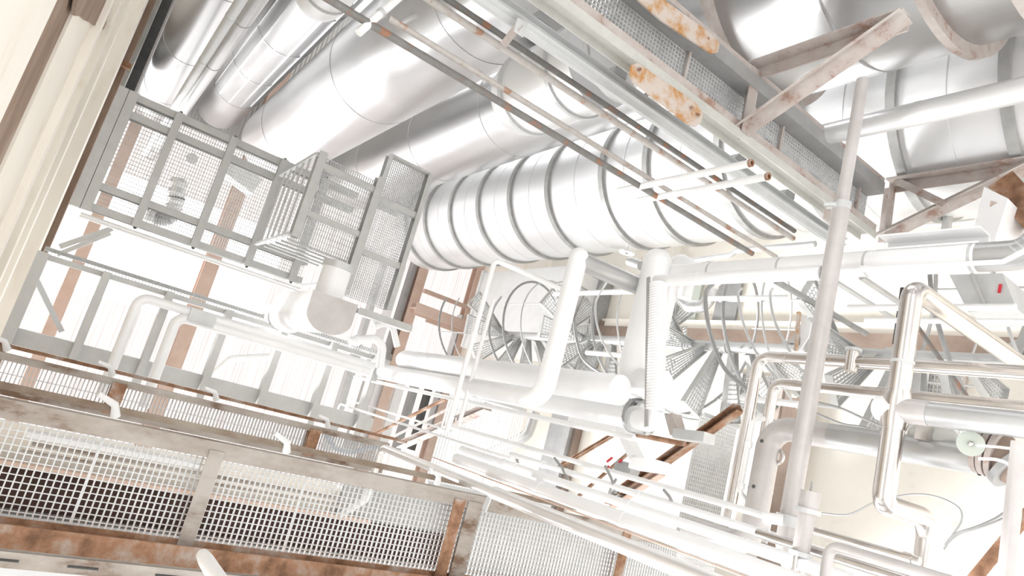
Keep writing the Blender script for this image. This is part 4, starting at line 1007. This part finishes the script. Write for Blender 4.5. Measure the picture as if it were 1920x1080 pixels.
# frames, planks and grating in the lower middle
t = Th('pipe_saddle', 'white steel saddle frame under the flanged elbow', 'frame')
ys = 4.6
q = [P(*p, y=ys) for p in ((1075, 788), (1165, 800), (1178, 812), (1200, 872), (1240, 876))]
t.part('top_beam', MB().bar(q[0], q[1], .14, .10, up=(1, 0, 0)), 'whitepaint'); t.part('leg', MB().bar(q[1], q[3], .12, .08, up=(0, 0, 1)), 'whitepaint'); t.part('foot', MB().bar(q[3] + V(0, 0, .06), q[4] + V(0, 0, -.02), .16, .10, up=(1, 0, 0)), 'whitepaint'); t.done()
t = Th('pipe_saddle', 'beige steel saddle frame right of the ribbed hose foot', 'frame')
q = [P(*p, y=5.0) for p in ((1262, 780), (1272, 815), (1330, 822))]
t.part('leg', MB().bar(q[0], q[1], .14, .09), 'beige'); t.part('foot', MB().bar(q[1], q[2], .16, .09, up=(1, 0, 0)), 'galv_light'); t.done()
def diag(name, lab, a, b, wd, h, y, mt, grp=None, y2=None):
    return solo(name, lab, 'beam', MB().chan(P(*a, y=y), P(*b, y=y2 or y), wd, h, .012), mt, grp)
for a, b, wpx, mt, lab in (((1160, 925), (1385, 765), .11, 'rust', 'broad rusty slanted beam right of the white saddle foot'), ((1140, 950), (1240, 885), .10, 'salmon', 'stack of orange-brown planks under the broad rusty beam'), ((1145, 938), (1165, 922), .12, 'green', 'short yellowish plank beside the orange-brown ones'),
                           ((1040, 880), (1150, 815), .05, 'rust', 'thin rusty brace left of the white saddle'), ((1085, 930), (1180, 848), .035, 'rust', 'thinner rusty brace crossing below the white saddle'),
                           ((750, 835), (915, 763), .13, 'beige', 'pinkish double beam slanting up to the white poles'), ((700, 815), (835, 748), .045, 'rust', 'rust-brown brace slanting before the grey uprights, centre'), ((735, 820), (850, 762), .035, 'beige', 'thin pale brace below the rust-brown one, centre')):
    diag('slanted_beam', lab, a, b, wpx, wpx * .8, 5.7 if a[0] > 1000 else 5.2, mt, 'slanted rusty beams')
c = P(1195, 815, y=4.3)
t = Th('handwheel_valve', 'white hub with a rusty spindle beside the flanged elbow', 'valve')
t.part('hub', MB().tube([c, ax(c, 'Z', 1182, 812)], .06, 20), 'whitepaint'); t.part('spindle', MB().tube([c, P(1285, 833, y=4.3)], .022, 12), 'rust'); t.done()
# gratings overhead at the bottom centre and right
for (x_a, x_b, y_a, y_b, z, lab) in (((0, 0), (0, 0), 0, 0, 0, ''),)[:0]: pass
def deck(lab, p, q, z, mt='grate', py=.045, px=.12):
    a = P(*p, z=z); b = P(*q, z=z); x0, x1 = sorted((a.x, b.x)); y0, y1 = sorted((a.y, b.y)); y1 = min(y1, WY - .3)
    t = Th('grating_deck', lab, 'platform', 'grating decks')
    t.part('grating', MB().grate(x0, x1, y0, y1, z, px, py, .010, .03, .008, 'X'), mt)
    t.part('frame', MB().bar((x0, y0, z), (x0, y1, z), .05, .08), 'galv_light'); t.part('frame', MB().bar((x1, y0, z), (x1, y1, z), .05, .08), 'galv_light')
    t.done()
deck('pale grating deck seen behind the bottom centre pipes', (985, 770), (800, 905), 8.6, 'whitepaint', .05, .3)
deck('grey grating deck behind the stainless pipe, lower right of centre', (1382, 800), (1270, 1005), 5.6, 'galv', .04, .05)
# grey boxes and blue tank
t = Th('pump_motor', 'small grey motor with red handles behind the bottom bundle', 'motor')
c = P(1172, 878, y=5.0); t.part('housing', MB().tube([P(1160, 876, y=5.0), P(1190, 884, y=5.0)], .07, 18), 'midgrey')
for a, b in (((1138, 866), (1148, 858)), ((1160, 868), (1166, 862)), ((1135, 880), (1142, 874))): t.part('handle', MB().bar(P(*a, y=4.95), P(*b, y=4.95), .015, .02), 'red', 'red lever handle')
t.done()
# grey uprights behind the ladder
for px, py, wpx, mt, lab in ((640, 760, 16, 'galv_light', 'leftmost pale upright strip behind the white ladder'), (690, 735, 20, 'galv', 'grey upright strip behind the white ladder, second from left'), (706, 740, 16, 'whitepaint', 'white upright strip between the grey ones behind the ladder'),
                             (745, 745, 18, 'whitepaint', 'second white upright strip behind the ladder'), (772, 755, 12, 'midgrey', 'dark upright strip left of the glazed gap behind the ladder'), (798, 762, 9, 'dark', 'narrow black upright strip right of the glazed gap')):
    c = P(px, py, z=15.75); w_ = rad(c, wpx)
    solo('upright_strip', lab, 'strip', MB().box((P(px, 695, z=15.75).x + .5, c.y - w_, 15.75), (P(px, 850, z=15.75).x, c.y + w_, 15.97)), mt, 'strips behind the ladder')
# pipework on the roof side near the hood
for pix, z, wpx, lab in ((((655, 640), (720, 633), (712, 690)), 7.0, 16, 'white bent pipe just right of the fan hood'), (((700, 610), (735, 605), (745, 650)), 7.6, 12, 'thinner white bent pipe above the other one by the fan hood')):
    pts = [P(*p, z=z) for p in pix]; pipe('bent_pipe', lab, 'pipe', pts, rad(pts[1], wpx), 'white', .12, 'bent pipes by the hood', n=18, rings=((0, .2),), ring_r=1.3)
# white bits below the ribbed duct
c = P(1175, 475, y=5.6)
t = Th('mushroom_valve', 'little white valve with a round top under the ribbed duct', 'valve')
t.part('cap', MB().tube([c + V(0, 0, 0), c + V(.02, 0, 0)], .10, 20), 'whitepaint'); t.part('stem', MB().tube([c, c + V(.12, 0, 0)], .022, 12), 'whitepaint'); t.part('body', MB().tube([P(1180, 490, y=5.6), P(1202, 498, y=5.6)], .06, 16), 'pipegrey'); t.done()
c = P(1390, 478, y=5.9)
pipe('service_pipe', 'grey pipe with a small bend behind the long white pipe, below the ribbed duct', 'pipe', [P(1290, 490, y=5.9), P(1370, 478, y=5.9), P(1380, 470, y=5.9), ax(P(1380, 470, y=5.9), 'Z', 1530, 476)], rad(c, 11), 'galv_light', .08, n=14, rings=((0, .4),))
# steel box frame and rusty mesh at the right edge
t = Th('steel_box', 'white sheet steel box with an orange spot at the right edge', 'box')
y = 5.6
q = [P(*p, y=y) for p in ((1845, 350), (1890, 372), (1865, 450), (1825, 432))]
mb = MB(); mb.add(q + [p + V(0, .5, 0) for p in q], [(0, 1, 2, 3), (7, 6, 5, 4), (0, 4, 5, 1), (1, 5, 6, 2), (2, 6, 7, 3), (3, 7, 4, 0)]); t.part('casing', mb, 'white')
q = [P(*p, y=y - .005) for p in ((1858, 376), (1870, 380), (1856, 388))]; t.part('spot', MB().add(q + [p + V(0, .004, 0) for p in q], [(0, 1, 2), (5, 4, 3), (0, 3, 4, 1), (1, 4, 5, 2), (2, 5, 3, 0)]), 'orange'); t.done()
solo('rusty_beam', 'dark rust-brown beam in the corner right of the white steel box', 'beam', MB().bar(P(1885, 345, y=5.9), P(1960, 430, y=5.9), .22, .2), 'rust')
t = Th('steel_cabinet', 'pale steel cabinet with an upright strip behind the polished elbow at the right', 'cabinet')
y = 5.4
q = [P(*p, y=y) for p in ((1780, 515), (1880, 512), (1905, 578), (1815, 585))]
mb = MB(); mb.add(q + [p + V(0, .4, 0) for p in q], [(0, 1, 2, 3), (7, 6, 5, 4), (0, 4, 5, 1), (1, 5, 6, 2), (2, 6, 7, 3), (3, 7, 4, 0)]); t.part('casing', mb, 'galv_light')
t.part('door_strip', MB().bar(P(1822, 512, y=y - .01), P(1852, 582, y=y - .01), .02, .02), 'galv'); t.part('label_mark', MB().bar(P(1876, 533, y=y - .01), P(1873, 549, y=y - .01), .010, .018), 'red', 'red mark'); t.done()
solo('gutter_strip', 'white folded gutter strip above the long white pipe at the right', 'strip', MB().chan(P(1655, 462, y=3.96), ax(P(1655, 462, y=3.96), 'Z', 1845, 440), .14, .10, .01), 'white')

a = P(1682, 342, z=3.3); solo('strut', 'short pale strut between the end bracket and the far beams, right', 'brace', MB().angle(a, P(1775, 388, z=2.75), .07, .07, .01), 'beige')

c = P(1693, 540, y=7.6); solo('dark_pole', 'thin black pole behind the polished pipe against the cream wall', 'pole', MB().tube([c, ax(c, 'X', 1672, 645)], .028, 12), 'rubber')
a, b = P(1498, 585, y=5.7), P(1492, 658, y=5.7)
t = Th('rusty_guard', 'orange-rust edged white guard plate left of the tall pole', 'plate')
t.part('edge', MB().bar(a, b, .028, .03), 'orange'); q = [P(*p, y=5.72) for p in ((1502, 588), (1522, 605), (1516, 632), (1500, 656))]
t.part('plate', MB().add(q + [p + V(0, .015, 0) for p in q], [(0, 1, 2, 3), (7, 6, 5, 4), (0, 4, 5, 1), (1, 5, 6, 2), (2, 6, 7, 3), (3, 7, 4, 0)]), 'whitepaint'); t.done()
c = P(400, 700, z=9.2); pipe('roof_pipe', 'white bent pipe showing between the joists above the toe channel', 'pipe', [P(395, 705, z=9.2), P(432, 672, z=9.2), P(505, 668, z=9.2)], rad(c, 13), 'white', .15, n=16)
c = P(640, 838, z=6.9); pipe('blue_hose', 'pale blue hose drooping behind the slatted rear walkway', 'hose', [P(612, 815, z=6.9), P(625, 840, z=6.9), P(660, 848, z=6.9), P(715, 835, z=6.9)], rad(c, 9), 'paleblue', .15, n=12)
c = P(705, 30, z=4.1); r = rad(c, 15)
t = Th('valve_tube', 'white slanting tube with a collar at the start of the pale brown rod, top', 'pipe')
a, b = P(672, 62, z=4.0), P(752, -8, z=4.0); t.part('tube', MB().tube([a, b], r, 16), 'whitepaint'); q = a.lerp(b, .5); t.part('collar', MB().tube([q, q + (b - a) * .06], r * 1.25, 16), 'galv_light'); t.done()
a, b = P(742, 52, z=4.05), P(778, 28, z=4.05); solo('valve_grip', 'small grey rounded grip beside the white slanting tube, top', 'handle', MB().tube([a, a.lerp(b, .12), b], [rad(a, 6), rad(a, 14), rad(a, 12)], 14), 'pipegrey')
for px, py, wpx, mt, lab in ((690, 600, 9, 'galv_light', 'pale roof strip between the fan hood and the salmon beams, left'), (722, 610, 11, 'whitepaint', 'white roof strip between the fan hood and the salmon beams, middle'), (748, 600, 8, 'midgrey', 'dark roof strip just left of the salmon beams'), (842, 700, 14, 'galv_light', 'pale roof strip below the salmon tie beam')):
    c = P(px, py, z=15.7); w_ = rad(c, wpx)
    solo('roof_strip', lab, 'strip', MB().box((c.x - 1.4, c.y - w_, 15.7), (c.x + 1.6, c.y + w_, 15.96)), mt, 'roof strips by the hood')

c = P(1000, 790, y=6.6); pipe('grey_bend', 'grey bent pipe behind the thin white rails, below the big white elbow', 'pipe', [P(1004, 772, y=6.6), P(990, 815, y=6.6), P(905, 858, y=6.4)], rad(c, 20), 'pipegrey', .2, n=20)

c = P(1700, 405, y=7.4); pipe('far_pipe', 'pale pipe behind the end bracket, upper right below the ribbed duct', 'pipe', [ax(c, 'Z', 1640, 412), ax(c, 'Z', 1830, 398)], rad(c, 14), 'galv_light', n=14)
c = P(1720, 425, y=7.6); pipe('far_pipe', 'second pale pipe just under the first one behind the end bracket', 'pipe', [ax(c, 'Z', 1650, 432), ax(c, 'Z', 1830, 418)], rad(c, 10), 'whitepaint', n=14)
c = P(1778, 400, y=7.0); solo('post', 'thin steel post crossing the pale pipes behind the end bracket', 'post', MB().bar(c, ax(c, 'X', 1765, 440), .07, .07), 'galv')
